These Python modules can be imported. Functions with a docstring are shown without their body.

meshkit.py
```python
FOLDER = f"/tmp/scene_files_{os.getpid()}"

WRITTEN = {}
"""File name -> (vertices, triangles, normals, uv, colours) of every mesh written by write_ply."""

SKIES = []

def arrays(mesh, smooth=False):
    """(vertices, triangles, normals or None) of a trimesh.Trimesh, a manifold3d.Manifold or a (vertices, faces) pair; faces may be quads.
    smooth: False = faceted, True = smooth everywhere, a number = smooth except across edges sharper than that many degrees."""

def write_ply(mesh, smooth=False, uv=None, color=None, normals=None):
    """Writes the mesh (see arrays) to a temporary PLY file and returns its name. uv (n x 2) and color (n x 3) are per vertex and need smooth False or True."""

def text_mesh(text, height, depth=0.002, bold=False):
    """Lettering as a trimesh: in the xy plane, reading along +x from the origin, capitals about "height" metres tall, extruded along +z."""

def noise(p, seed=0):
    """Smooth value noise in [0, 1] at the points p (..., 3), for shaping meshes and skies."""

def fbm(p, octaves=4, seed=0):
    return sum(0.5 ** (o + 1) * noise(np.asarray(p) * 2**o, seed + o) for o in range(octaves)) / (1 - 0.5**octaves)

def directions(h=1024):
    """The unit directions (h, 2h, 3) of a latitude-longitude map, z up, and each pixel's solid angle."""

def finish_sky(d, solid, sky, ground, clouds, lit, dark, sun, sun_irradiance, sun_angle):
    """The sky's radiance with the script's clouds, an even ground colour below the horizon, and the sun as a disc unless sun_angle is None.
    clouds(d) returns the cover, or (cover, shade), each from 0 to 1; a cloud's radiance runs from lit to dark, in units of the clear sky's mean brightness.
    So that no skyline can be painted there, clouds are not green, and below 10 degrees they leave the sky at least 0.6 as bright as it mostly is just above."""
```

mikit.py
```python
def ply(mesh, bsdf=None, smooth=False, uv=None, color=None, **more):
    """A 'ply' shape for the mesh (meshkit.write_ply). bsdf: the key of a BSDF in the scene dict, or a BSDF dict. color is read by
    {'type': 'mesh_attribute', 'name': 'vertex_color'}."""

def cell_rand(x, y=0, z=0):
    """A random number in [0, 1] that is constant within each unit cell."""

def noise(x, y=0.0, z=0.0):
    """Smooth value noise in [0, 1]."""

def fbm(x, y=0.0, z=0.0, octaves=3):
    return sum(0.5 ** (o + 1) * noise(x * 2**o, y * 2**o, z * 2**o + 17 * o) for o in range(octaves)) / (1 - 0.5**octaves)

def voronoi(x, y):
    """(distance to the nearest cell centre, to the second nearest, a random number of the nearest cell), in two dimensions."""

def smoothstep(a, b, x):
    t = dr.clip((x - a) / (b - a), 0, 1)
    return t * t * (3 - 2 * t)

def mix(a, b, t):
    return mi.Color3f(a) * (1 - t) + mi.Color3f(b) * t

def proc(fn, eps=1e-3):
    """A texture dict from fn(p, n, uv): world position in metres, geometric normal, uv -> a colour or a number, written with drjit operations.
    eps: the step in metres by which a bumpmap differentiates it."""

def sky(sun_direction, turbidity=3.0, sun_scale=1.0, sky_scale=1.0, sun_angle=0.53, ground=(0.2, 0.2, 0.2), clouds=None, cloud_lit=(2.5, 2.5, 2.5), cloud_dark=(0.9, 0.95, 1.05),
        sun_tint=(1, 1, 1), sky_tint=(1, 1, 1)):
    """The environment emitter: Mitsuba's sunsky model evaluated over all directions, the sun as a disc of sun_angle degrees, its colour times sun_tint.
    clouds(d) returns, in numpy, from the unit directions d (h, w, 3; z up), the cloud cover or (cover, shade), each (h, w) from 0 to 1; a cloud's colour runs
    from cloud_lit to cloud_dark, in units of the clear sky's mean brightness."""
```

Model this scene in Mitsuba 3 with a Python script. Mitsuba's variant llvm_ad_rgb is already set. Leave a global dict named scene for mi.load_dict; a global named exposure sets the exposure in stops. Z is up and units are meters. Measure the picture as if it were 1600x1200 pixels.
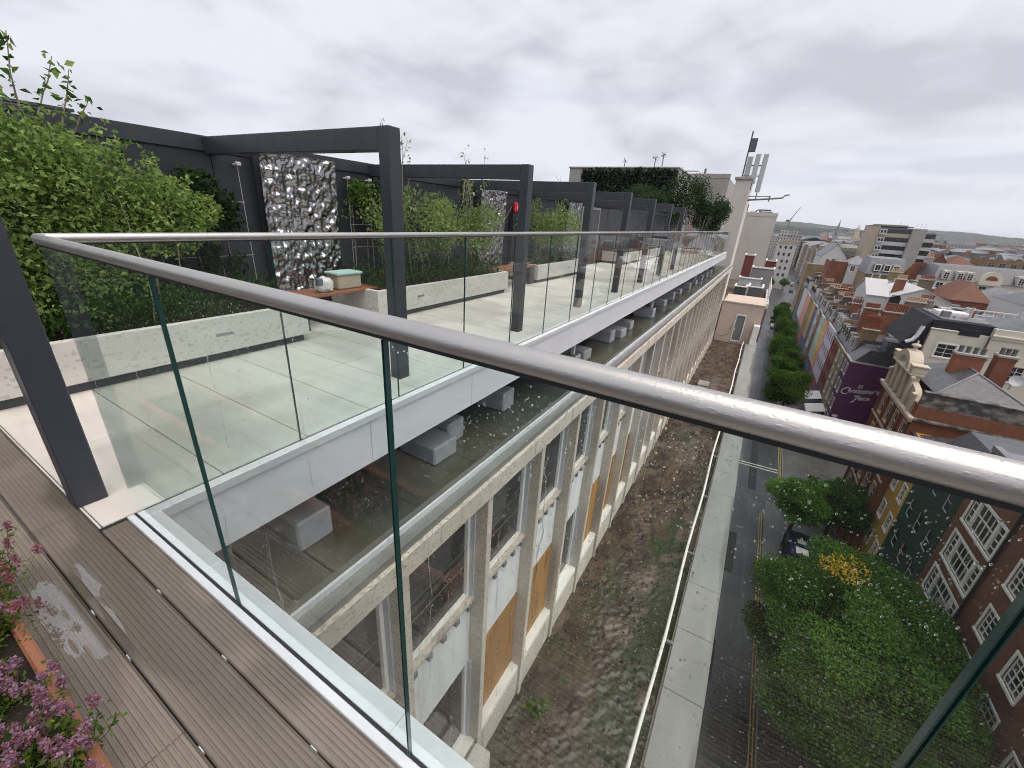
import math
import numpy as np, trimesh, mitsuba as mi, drjit as dr
import mikit, meshkit
from mikit import noise, fbm, voronoi, cell_rand, smoothstep, mix
T = mi.ScalarTransform4f
rng = np.random.default_rng(11)
scene, labels = {}, {}

# ------------------------------------------------------------------ camera, sky, exposure, haze
EYE = np.array([0.0, 0.0, 1.661])
FWD = np.array([-0.45464422, 0.80484199, -0.38148133])
UPV = np.array([-0.24329481, 0.29979575, 0.92245875])
scene['camera'] = dict(type='perspective', fov=102.6, fov_axis='x', near_clip=0.05, far_clip=40000.0,
                       to_world=T().look_at(origin=EYE.tolist(), target=(EYE + FWD).tolist(), up=UPV.tolist()),
                       medium={'type': 'ref', 'id': 'haze_air'})
exposure = 2.95


def cloud_cover(d):
    z = np.maximum(d[..., 2], 0.0)
    q = d * np.array([3.2, 3.2, 6.5]) + 4.7
    q = q + 0.55 * (np.stack([meshkit.fbm(d * 5.0 + o, 3, 11 + i) for i, o in enumerate((1.3, 7.9, 4.1))], -1) - 0.5)
    big = meshkit.fbm(q * 0.8, 4, 3)
    fine = meshkit.fbm(q * 2.6 + 9.7, 5, 8)
    s = 0.5 * big + 0.5 * fine
    shade = np.clip((s - 0.43) / 0.22, 0, 1) ** 1.25
    thin = meshkit.fbm(d * np.array([4.0, 4.0, 18.0]) + 21.0, 4, 5)
    blue = np.clip((thin - 0.60) / 0.14, 0, 1) * np.clip((0.30 - z) / 0.15, 0, 1) * (1 - shade)
    return 1.0 - 0.22 * blue, shade


scene['sky'] = mikit.sky((0.42, -0.08, 0.90), turbidity=3, sun_scale=0.30, sky_scale=0.28, sun_angle=60, sun_tint=(0.93, 0.97, 1.10), clouds=cloud_cover,
                         cloud_lit=(4.25, 4.36, 4.76), cloud_dark=(3.05, 3.14, 3.50), ground=(0.12, 0.12, 0.12))
scene['haze_air'] = dict(type='homogeneous', albedo=dict(type='rgb', value=[0.90, 0.94, 0.98]), sigma_t=0.00007)
scene['haze'] = dict(type='cube', to_world=T().translate([0, 3900, 50]).scale([6500, 6500, 88]), bsdf={'type': 'null'},
                     interior={'type': 'ref', 'id': 'haze_air'})
labels['haze'] = dict(label='thin grey-blue damp air over the far city', category='haze', kind='stuff')

# ------------------------------------------------------------------ helpers
_taken = {}


def newkey(name, parent=None):
    base = (parent + '__' if parent else '') + name
    n = _taken.get(base, 0)
    _taken[base] = n + 1
    return base if n == 0 else '%s_%03d' % (base, n)


def thing(name, label, cat, group=None, kind=None):
    k = newkey(name)
    labels[k] = dict(label=label, category=cat)
    if group: labels[k]['group'] = group
    if kind: labels[k]['kind'] = kind
    return k


def structure(name, label=None):
    k = newkey(name)
    labels[k] = dict(kind='structure')
    if label: labels[k].update(label=label, category=name.replace('_', ' '))
    return k


def put(name, shape, parent=None, M=None, label=None, kind=None, self_=False):
    """one entry of scene under its parent; shape is a ply dict"""
    k = parent if self_ else newkey(name, parent)
    d = dict(shape)
    if M is not None: d['to_world'] = T(M.tolist()) if isinstance(M, np.ndarray) else M
    scene[k] = d
    if label or kind:
        labels.setdefault(k, {})
        if label: labels[k]['label'] = label
        if kind: labels[k]['kind'] = kind
    return k


class G:
    """collects vertices and triangles"""
    def __init__(s): s.v, s.f, s.c, s.n = [], [], [], 0
    def put(s, v, f, M=None, col=None):
        v = np.asarray(v, float)
        if M is not None: v = v @ M[:3, :3].T + M[:3, 3]
        f = np.asarray(f, int)
        if f.shape[1] == 4: f = np.vstack([f[:, [0, 1, 2]], f[:, [0, 2, 3]]])
        s.v.append(v); s.f.append(f + s.n); s.n += len(v)
        if col is not None: s.c.append(np.broadcast_to(col, (len(v), 3)))
        return s
    def box(s, x0, x1, y0, y1, z0, z1, b=0.0, M=None):
        return s.put(*boxvf(x0, x1, y0, y1, z0, z1, b), M)
    def tube(s, p0, p1, r0, r1=None, n=8):
        return s.put(*tubevf([p0, p1], [r0, r0 if r1 is None else r1], n))
    def path(s, pts, rad, n=8): return s.put(*tubevf(pts, rad, n))
    def quad(s, *p): return s.put(np.array(p, float), [[0, 1, 2, 3]] if len(p) == 4 else [[0, 1, 2]])
    def arr(s): return np.vstack(s.v), np.vstack(s.f)
    def ply(s, bsdf, smooth=False, **k):
        if s.c: k['color'] = np.vstack(s.c)
        return mikit.ply(s.arr(), bsdf, smooth, **k)


_S = np.array([[x, y, z] for x in (-1, 1) for y in (-1, 1) for z in (-1, 1)], float)
_BF = np.array([[0, 1, 3, 2], [4, 6, 7, 5], [0, 4, 5, 1], [2, 3, 7, 6], [0, 2, 6, 4], [1, 5, 7, 3]])
def _chamfer():
    pts = []
    for c in _S:
        for a in range(3):
            q = c * 0.8; q[a] = c[a]; pts.append(q)
    h = trimesh.Trimesh(pts, trimesh.convex.convex_hull(np.array(pts)).faces, process=False)
    from scipy.spatial import ConvexHull
    hull = ConvexHull(np.array(pts)); P = np.array(pts); out = []
    for t in hull.simplices:
        n = np.cross(P[t[1]] - P[t[0]], P[t[2]] - P[t[0]])
        out.append(t if n @ P[t].mean(0) > 0 else t[::-1])
    return np.array(out)
_CF = _chamfer()


def boxvf(x0, x1, y0, y1, z0, z1, b=0.0):
    c = np.array([x0 + x1, y0 + y1, z0 + z1]) / 2; h = np.abs(np.array([x1 - x0, y1 - y0, z1 - z0])) / 2
    if b <= 0: return c + _S * h, _BF
    b = min(b, h.min() * 0.9); v = []
    for s in _S:
        for a in range(3):
            q = s * (h - b); q[a] = s[a] * h[a]; v.append(q)
    return c + np.array(v), _CF


def tubevf(pts, rad, n=8):
    pts = np.asarray(pts, float); m = len(pts)
    d = np.gradient(pts, axis=0) if m > 2 else np.array([pts[1] - pts[0]] * 2)
    v = []; ref = np.array([0.0, 0, 1]) if abs(d[0, 2]) < 0.9 * np.linalg.norm(d[0]) else np.array([1.0, 0, 0])
    a = np.arange(n) * 2 * np.pi / n
    for i in range(m):
        z = d[i] / (np.linalg.norm(d[i]) + 1e-12)
        x = ref - z * (ref @ z); x /= np.linalg.norm(x) + 1e-12; y = np.cross(z, x); ref = x
        v.append(pts[i] + rad[i] * (np.cos(a)[:, None] * x + np.sin(a)[:, None] * y))
    i = np.arange(n); j = (i + 1) % n; f = []
    for k in range(m - 1):
        f += [np.stack([k * n + i, k * n + j, k * n + n + j], 1), np.stack([k * n + i, k * n + n + j, k * n + n + i], 1)]
    v = np.vstack(v + [pts[:1], pts[-1:]])
    f += [np.stack([j, i, i * 0 + m * n], 1), np.stack([(m - 1) * n + i, (m - 1) * n + j, i * 0 + m * n + 1], 1)]
    return v, np.vstack(f)


def lathe(profile, n=16):
    """profile [(r, z)] round the z axis"""
    a = np.arange(n) * 2 * np.pi / n; m = len(profile)
    v = np.vstack([np.stack([r * np.cos(a), r * np.sin(a), np.full(n, z)], 1) for r, z in profile])
    i = np.arange(n); j = (i + 1) % n; f = []
    for k in range(m - 1):
        f.append(np.stack([k * n + i, k * n + j, k * n + n + j, k * n + n + i], 1))
    return v, np.vstack(f)


def extr(poly, M, depth):
    """polygon [(u, z)] extruded by depth along the third axis; M places (u, v, w)"""
    from shapely.geometry import Polygon
    m = trimesh.creation.extrude_polygon(Polygon(poly), depth, engine='earcut')
    return np.asarray(m.vertices) @ M[:3, :3].T + M[:3, 3], np.asarray(m.faces)


def frame(o, u, n=None):
    """facade axes: columns u (along), up, outward normal; u x up = n"""
    u = np.array(u, float); u /= np.linalg.norm(u); up = np.array([0, 0, 1.0]); w = np.cross(u, up)
    M = np.eye(4); M[:3, 0], M[:3, 1], M[:3, 2], M[:3, 3] = u, up, w, o
    return M


def shift(M, a, b, c=0.0):
    R = M.copy(); R[:3, 3] = M[:3, :3] @ np.array([a, b, c]) + M[:3, 3]
    return R


def rotz(x, y, z, deg=0.0, s=1.0):
    a = math.radians(deg); M = np.eye(4)
    M[:2, :2] = [[math.cos(a), -math.sin(a)], [math.sin(a), math.cos(a)]]; M[:3, :3] *= s; M[:3, 3] = [x, y, z]
    return M


def facade(g, M, W, z0, z1, holes=(), depth=0.18):
    """wall face with window holes (u0, u1, z0, z1) and their reveals; M from frame()"""
    xs = sorted({0.0, W, *[h[0] for h in holes], *[h[1] for h in holes]}); zs = sorted({z0, z1, *[h[2] for h in holes], *[h[3] for h in holes]})
    for a, b in zip(xs, xs[1:]):
        for c, d in zip(zs, zs[1:]):
            if any(h[0] <= (a + b) / 2 <= h[1] and h[2] <= (c + d) / 2 <= h[3] for h in holes): continue
            g.put([[a, c, 0], [b, c, 0], [b, d, 0], [a, d, 0]], [[0, 1, 2, 3]], M)
    for a, b, c, d in holes:
        g.put([[a, c, 0], [b, c, 0], [b, d, 0], [a, d, 0], [a, c, -depth], [b, c, -depth], [b, d, -depth], [a, d, -depth]],
              [[0, 4, 5, 1], [1, 5, 6, 2], [2, 6, 7, 3], [3, 7, 4, 0]], M)


# ------------------------------------------------------------------ materials
def rgb(*c): return dict(type='rgb', value=list(c))
def mat(name, col, rough=0.7, spec=0.5, metal=0.0, bump=None, bscale=0.01, beps=2e-3, **k):
    base = rgb(*col) if isinstance(col, (tuple, list)) else mikit.proc(col)
    r = mikit.proc(rough) if callable(rough) else rough
    d = dict(type='principled', base_color=base, roughness=r, specular=spec, metallic=metal, **k)
    if bump is not None: d = dict(type='bumpmap', arbitrary=mikit.proc(bump, beps), bsdf=d, scale=bscale)
    scene[name] = dict(type='twosided', bsdf=d)
    return name

def two(a, b, s, lo=0.35, hi=0.65, sz=1.0):
    return lambda p, n, uv: mix(a, b, smoothstep(lo, hi, fbm(p.x * s, p.y * s, p.z * s * sz, 4)))

def deck_col(p, n, uv):
    g = 0.3 + 0.4 * fbm(p.x * 2, p.y * 60, p.z * 30, 3); w = smoothstep(0.42, 0.6, fbm(p.x * 2.2 + 5, p.y * 5, 0, 3))
    b = cell_rand(dr.floor(p.y / 0.1945 + 0.03), dr.floor(p.x / 3.6), 2)
    return mix((0.150, 0.128, 0.106), (0.230, 0.201, 0.172), g) * (0.80 + 0.28 * b) * (1 - 0.28 * w)
mat('deck_wood', deck_col, lambda p, n, uv: 0.62 - 0.42 * smoothstep(0.42, 0.6, fbm(p.x * 2.2 + 5, p.y * 5, 0, 3)), 0.5)

def tile_col(p, n, uv):
    a = fbm(p.x * 1.2, p.y * 9, 1.0, 4); c = cell_rand(dr.floor((p.x + 2.66) / 1.1), dr.floor(p.y / 0.6 + 0.31), 3)
    return mix((0.47, 0.445, 0.41), (0.60, 0.57, 0.53), a) * (0.90 + 0.16 * c) * (1 - 0.22 * smoothstep(0.52, 0.72, fbm(p.x * 0.9, p.y * 0.9, 4.0, 4)))
mat('tile_stone', tile_col, lambda p, n, uv: 0.42 + 0.3 * fbm(p.x * 1.3, p.y * 1.3, 0, 3), 0.4)
mat('planter_concrete', lambda p, n, uv: mix((0.42, 0.405, 0.38), (0.55, 0.53, 0.495), fbm(p.x * 3, p.y * 3, p.z * 6, 4)) * (1 - 0.22 * smoothstep(0.70, 0.78, noise(p.x * 34, p.y * 34, p.z * 34))), 0.75)
mat('black_metal', lambda p, n, uv: mix((0.024, 0.028, 0.038), (0.031, 0.035, 0.046), fbm(p.x * 9, p.y * 9, p.z * 0.9, 3)), lambda p, n, uv: 0.26 + 0.3 * fbm(p.x * 16, p.y * 16, p.z * 1.5, 3), 0.5)
mat('black_panel', lambda p, n, uv: mix((0.015, 0.018, 0.025), (0.024, 0.028, 0.036), fbm(p.y * 2, p.z * 5, 0, 3)), 0.42, 0.5)
mat('rail_steel', lambda p, n, uv: mix((0.48, 0.468, 0.45), (0.60, 0.588, 0.57), fbm(p.x * 9, p.y * 9, p.z * 40, 4)), lambda p, n, uv: 0.31 + 0.18 * fbm(p.x * 14, p.y * 14, p.z * 30, 3), 0.5, 0.9, bump=lambda p, n, uv: smoothstep(0.66, 0.84, noise(p.x * 330, p.y * 330, p.z * 330)), bscale=0.00022, beps=8e-4)
mat('aluminium', lambda p, n, uv: mix((0.60, 0.63, 0.66), (0.70, 0.73, 0.76), fbm(p.x * 4, p.y * 4, p.z * 9, 3)), 0.42, 0.5, 0.35)
mat('fascia_metal', lambda p, n, uv: mix((0.60, 0.62, 0.66), (0.68, 0.70, 0.74), fbm(p.x * 2, p.y * 2, p.z * 4, 3)), 0.45, 0.5, 0.2)
mat('gasket', (0.012, 0.012, 0.014), 0.6)
scene['glass_sheet'] = dict(type='thindielectric', int_ior=1.37, specular_transmittance=rgb(0.88, 0.965, 0.945))
mat('glass_edge', (0.012, 0.045, 0.042), 0.12, 0.6)
scene['water_drop'] = dict(type='dielectric', int_ior=1.33)
scene['water_film'] = dict(type='thindielectric', int_ior=1.75)
mat('art_steel', (0.33, 0.32, 0.325), 0.08, 0.5, 1.0)
mat('terracotta_edge', lambda p, n, uv: mix((0.21, 0.085, 0.045), (0.31, 0.135, 0.078), fbm(p.x * 7, p.y * 7, p.z * 7, 3)), 0.55)
mat('soil', (0.018, 0.013, 0.010), 0.9)
mat('bench_wood', lambda p, n, uv: mix((0.15, 0.055, 0.028), (0.25, 0.10, 0.055), fbm(p.x * 30, p.y * 3, p.z * 20, 3)), 0.45)

def roof_col(p, n, uv):
    a = fbm(p.x * 1.1, p.y * 0.8, 3.0, 4); b = fbm(p.x * 5, p.y * 4, 7.0, 3)
    seam = smoothstep(0.010, 0.004, dr.abs(p.y / 1.02 - dr.floor(p.y / 1.02) - 0.5) * 1.02)
    c = mix((0.040, 0.050, 0.046), (0.078, 0.080, 0.060), smoothstep(0.3, 0.7, a))
    return mix(c, (0.042, 0.030, 0.020), 0.4 * smoothstep(0.56, 0.72, b * 0.5 + a * 0.5)) * (1 - 0.5 * seam)
mat('roof_membrane', roof_col, lambda p, n, uv: 0.10 + 0.38 * smoothstep(0.4, 0.62, fbm(p.x * 1.4, p.y * 0.9, 1.5, 3)), 0.5)
mat('roof_edge', lambda p, n, uv: mix((0.12, 0.125, 0.12), (0.19, 0.195, 0.19), fbm(p.x * 6, p.y * 2, 0, 3)), 0.35)
mat('block_grey', lambda p, n, uv: mix((0.20, 0.215, 0.245), (0.32, 0.335, 0.36), fbm(p.x * 7, p.y * 7, p.z * 7, 3)), 0.5)

def stone_col(p, n, uv):
    a = fbm(p.x * 2, p.y * 2, p.z * 0.8, 4); s = noise(p.x * 45, p.y * 45, p.z * 45)
    st = smoothstep(0.55, 0.75, fbm(p.x * 3, p.y * 7, p.z * 0.35, 3))
    return mix((0.40, 0.36, 0.305), (0.54, 0.495, 0.43), a) * (1 - 0.3 * smoothstep(0.6, 0.72, s)) * (1 - 0.35 * st)
mat('facade_stone', stone_col, 0.75)
mat('spandrel_white', lambda p, n, uv: mix((0.56, 0.57, 0.58), (0.70, 0.71, 0.72), fbm(p.x * 3, p.y * 5, p.z * 0.9, 4)) * (1 - 0.14 * smoothstep(0.45, 0.85, fbm(p.y * 9, p.z * 1.2, 1.0, 4))), 0.6)
mat('plywood', lambda p, n, uv: mix((0.27, 0.135, 0.045), (0.44, 0.235, 0.085), fbm(p.x * 20, p.y * 22, p.z * 1.6, 4)) * (0.72 + 0.4 * cell_rand(dr.floor((p.y - 3.54) / 1.478), 0, 7)) * (1 - 0.35 * smoothstep(0.55, 0.75, fbm(p.y * 5, p.z * 0.8, 3.0, 3))), 0.6)
mat('window_grey', (0.42, 0.435, 0.49), 0.4)
mat('white_paint', lambda p, n, uv: mix((0.62, 0.61, 0.58), (0.74, 0.73, 0.70), fbm(p.x * 2, p.y * 2, p.z * 1.2, 3)), 0.5)
mat('window_dark', lambda p, n, uv: mix((0.010, 0.012, 0.014), (0.035, 0.038, 0.042), cell_rand(dr.floor(p.x * 0.8), dr.floor(p.y * 0.9), dr.floor(p.z * 0.9))), 0.06, 0.55)

def gravel_col(p, n, uv):
    a = fbm(p.x * 0.7, p.y * 0.22, 2.0, 4); b = fbm(p.x * 3.4, p.y * 2.6, 5.0, 4); s = noise(p.x * 38, p.y * 38, 1.0)
    c = mix((0.030, 0.020, 0.013), (0.080, 0.054, 0.035), smoothstep(0.3, 0.7, b))
    c = mix(c, (0.024, 0.032, 0.011), smoothstep(0.46, 0.66, a * 0.65 + b * 0.35))
    c = mix(c, (0.10, 0.074, 0.055), smoothstep(0.62, 0.72, fbm(p.x * 1.3 + 9, p.y * 0.8, 0, 3)) * 0.8)
    return c * (0.68 + 0.72 * s)
mat('lower_gravel', gravel_col, lambda p, n, uv: 0.35 + 0.5 * smoothstep(0.35, 0.6, fbm(p.x * 1.2, p.y * 0.5, 8.0, 3)), 0.5)
mat('parapet_stone', lambda p, n, uv: mix((0.15, 0.152, 0.145), (0.27, 0.272, 0.26), fbm(p.x * 2.5, p.y * 0.7, p.z, 4)) * (1 - 0.55 * smoothstep(0.5, 0.75, fbm(p.x * 3.0 + 4, p.y * 0.45, 0.0, 4) * 0.6 + 0.4 * smoothstep(0.75, 1.15, p.x))), 0.45)

def asphalt_col(p, n, uv):
    a = fbm(p.x * 0.35, p.y * 0.12, 0, 4); w = smoothstep(0.30, 0.0, dr.abs(dr.abs(p.x - 5.2) - 0.85))
    return mix((0.022, 0.023, 0.026), (0.050, 0.051, 0.056), a) * (1 + 0.35 * w)
mat('asphalt', asphalt_col, lambda p, n, uv: 0.16 + 0.35 * fbm(p.x * 0.8, p.y * 0.3, 3, 3), 0.5)
mat('paving', lambda p, n, uv: mix((0.060, 0.058, 0.056), (0.10, 0.097, 0.094), fbm(p.x * 1.2, p.y * 1.2, 0, 3)) * (1 - 0.35 * smoothstep(0.05, 0.02, dr.minimum(dr.abs(p.x / 0.9 - dr.floor(p.x / 0.9) - 0.5), dr.abs(p.y / 0.6 - dr.floor(p.y / 0.6) - 0.5)))), 0.3)
mat('kerb_stone', (0.17, 0.17, 0.165), 0.5)
mat('yellow_paint', (0.34, 0.24, 0.04), 0.5)
mat('road_white', (0.50, 0.50, 0.48), 0.5)

def brick(a, b, mortar):
    def col(p, n, uv):
        u = dr.select(dr.abs(n.x) > 0.5, p.y, p.x) / 0.225; v = p.z / 0.075
        row = dr.floor(v); uu = u + 0.5 * (row - 2 * dr.floor(row / 2)); r = cell_rand(dr.floor(uu), row, 1)
        m = dr.maximum(smoothstep(0.42, 0.49, dr.abs(uu - dr.floor(uu) - 0.5)), smoothstep(0.36, 0.47, dr.abs(v - row - 0.5)))
        big = fbm(p.x * 0.6, p.y * 0.6, p.z * 0.35, 4)
        return mix(mix(a, b, r * 0.6 + big * 0.4) * (0.62 + 0.7 * big), mortar, m * 0.55)
    return col
mat('brick_brown', brick((0.10, 0.042, 0.028), (0.19, 0.078, 0.05), (0.16, 0.12, 0.10)), 0.8)
mat('brick_red', brick((0.13, 0.040, 0.020), (0.23, 0.075, 0.036), (0.19, 0.13, 0.10)), 0.8)
mat('brick_stock', brick((0.155, 0.105, 0.05), (0.27, 0.19, 0.095), (0.2, 0.17, 0.13)), 0.85)
mat('brick_dark', brick((0.075, 0.058, 0.045), (0.135, 0.105, 0.08), (0.12, 0.11, 0.10)), 0.85)

def slate_col(p, n, uv):
    h = dr.select(dr.abs(n.y) > dr.abs(n.x), p.x, p.y) / 0.28; v = p.z / 0.11; row = dr.floor(v)
    hh = h + 0.5 * (row - 2 * dr.floor(row / 2)); r = cell_rand(dr.floor(hh), row, 4)
    e = dr.maximum(smoothstep(0.40, 0.5, dr.abs(hh - dr.floor(hh) - 0.5)) * 0.6, smoothstep(0.75, 0.98, v - row))
    return mix((0.048, 0.052, 0.062), (0.100, 0.104, 0.120), r * 0.7 + 0.3 * fbm(p.x, p.y, p.z, 3)) * (1 - 0.5 * e)
mat('slate', slate_col, 0.38)
mat('slate_wet', lambda p, n, uv: slate_col(p, n, uv) * 0.4, 0.35)
mat('roof_lead', lambda p, n, uv: mix((0.11, 0.115, 0.125), (0.21, 0.215, 0.23), fbm(p.x * 1.2, p.y * 1.2, p.z, 3)), 0.42)
mat('roof_black', lambda p, n, uv: mix((0.012, 0.014, 0.019), (0.028, 0.030, 0.038), fbm(p.x, p.y, p.z * 2, 3)), 0.7, 0.3)
mat('stained_stone', lambda p, n, uv: mix((0.045, 0.045, 0.044), (0.20, 0.19, 0.175), smoothstep(0.35, 0.75, fbm(p.x * 2.2, p.y * 2.2, p.z * 2.5, 4))), 0.8)
mat('roof_tile_red', lambda p, n, uv: mix((0.10, 0.042, 0.026), (0.17, 0.068, 0.04), fbm(p.x * 1.5, p.y * 1.5, p.z * 6, 3)), 0.7)
def plaster(name, c, k=0.8):
    mat(name, lambda p, n, uv: mix([x * k for x in c], c, fbm(p.x * 0.8, p.y * 0.8, p.z * 0.35, 4)), 0.7)
plaster('cream_render', (0.60, 0.565, 0.48), 0.80)
plaster('pier_render', (0.56, 0.53, 0.49), 0.8)
plaster('pink_render', (0.50, 0.41, 0.35), 0.82)
plaster('ornate_stone', (0.56, 0.50, 0.40), 0.62)
plaster('concrete_grey', (0.33, 0.315, 0.30), 0.8)
for nm, c in dict(purple_render=(0.090, 0.024, 0.088), lilac=(0.46, 0.42, 0.50), ochre=(0.55, 0.34, 0.13), mint=(0.36, 0.47, 0.38), crimson=(0.22, 0.035, 0.06), navy=(0.035, 0.05, 0.13),
                  pinkish=(0.52, 0.23, 0.20), white_wall=(0.46, 0.45, 0.44), olive=(0.20, 0.15, 0.085), mustard=(0.44, 0.27, 0.07), green_render=(0.020, 0.050, 0.040), slate_blue=(0.10, 0.12, 0.16),
                  brown_wall=(0.16, 0.10, 0.07), grey_wall=(0.24, 0.24, 0.245), tan_wall=(0.36, 0.30, 0.23), red_metal=(0.13, 0.030, 0.028), pot_red=(0.20, 0.068, 0.040), pot_buff=(0.42, 0.30, 0.19),
                  dark_grey=(0.05, 0.052, 0.058), mid_grey=(0.16, 0.165, 0.17), pale_grey=(0.42, 0.43, 0.44), bright_red=(0.55, 0.02, 0.04), steel_dark=(0.09, 0.095, 0.10), teal_lid=(0.30, 0.42, 0.40), antenna_grey=(0.40, 0.44, 0.45), bark=(0.055, 0.042, 0.032), pale_bark=(0.23, 0.19, 0.145), van_blue=(0.012, 0.017, 0.05), car_white=(0.6, 0.6, 0.6), car_dark=(0.03, 0.03, 0.035)).items():
    mat(nm, c, 0.55)

def city_wall(a, b):
    def col(p, n, uv):
        u = dr.select(dr.abs(n.x) > 0.5, p.y, p.x) / 2.6; v = p.z / 3.1
        fu, fv = u - dr.floor(u), v - dr.floor(v)
        w = smoothstep(0.30, 0.34, fu) * smoothstep(0.70, 0.66, fu) * smoothstep(0.22, 0.26, fv) * smoothstep(0.82, 0.78, fv)
        w = dr.select(dr.abs(n.z) > 0.5, 0.0, w)
        return mix(mix(a, b, cell_rand(dr.floor(p.x / 14), dr.floor(p.y / 14), 0)), (0.035, 0.037, 0.045), w * 0.85)
    return col
mat('city_brick', city_wall((0.13, 0.085, 0.06), (0.22, 0.13, 0.085)), 0.8)
mat('city_stock', city_wall((0.20, 0.15, 0.09), (0.30, 0.235, 0.15)), 0.8)
mat('city_white', city_wall((0.33, 0.32, 0.30), (0.48, 0.465, 0.44)), 0.8)
mat('city_grey', city_wall((0.20, 0.20, 0.205), (0.33, 0.32, 0.315)), 0.8)
scene['leaf'] = dict(type='principledthin', base_color=dict(type='mesh_attribute', name='vertex_color'), roughness=0.45, diff_trans=0.95, spec_trans=0.0)
mat('hill_green', two((0.006, 0.011, 0.010), (0.014, 0.021, 0.017), 0.02), 0.95)
mat('ground_city', two((0.05, 0.05, 0.05), (0.085, 0.08, 0.075), 0.02), 0.9)


def rnd(n, *shape): return rng.random((n, *shape))
def unit(v): return v / (np.linalg.norm(v, axis=-1, keepdims=True) + 1e-9)


def leaves(g, P, size, pal, up=0.3, aspect=0.6, D=None, fold=0.18):
    """one folded leaf (two triangles) at each point of P"""
    n = len(P); P = np.asarray(P, float)
    d = unit(rng.normal(size=(n, 3))) if D is None else unit(np.asarray(D) + 0.5 * rng.normal(size=(n, 3)))
    nn = unit(rng.normal(size=(n, 3)) + np.array([0, 0, up * 3]))
    s = unit(np.cross(d, nn)); nn = np.cross(s, d)
    L = (size * (0.65 + 0.7 * rnd(n)))[:, None]; w = L * aspect * 0.5
    v = np.stack([P, P + d * L * 0.48 + s * w + nn * L * fold, P + d * L, P + d * L * 0.48 - s * w + nn * L * fold], 1)
    f = np.arange(n)[:, None, None] * 4 + np.array([[0, 1, 2], [0, 2, 3]])
    pal = np.asarray(pal, float); t = rnd(n); i = rng.integers(0, len(pal), n); j = rng.integers(0, len(pal), n)
    c = (pal[i] * t[:, None] + pal[j] * (1 - t[:, None])) * (0.75 + 0.5 * rnd(n))[:, None]
    g.put(v.reshape(-1, 3), f.reshape(-1, 3)); g.c.append(np.repeat(c, 4, 0))


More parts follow.
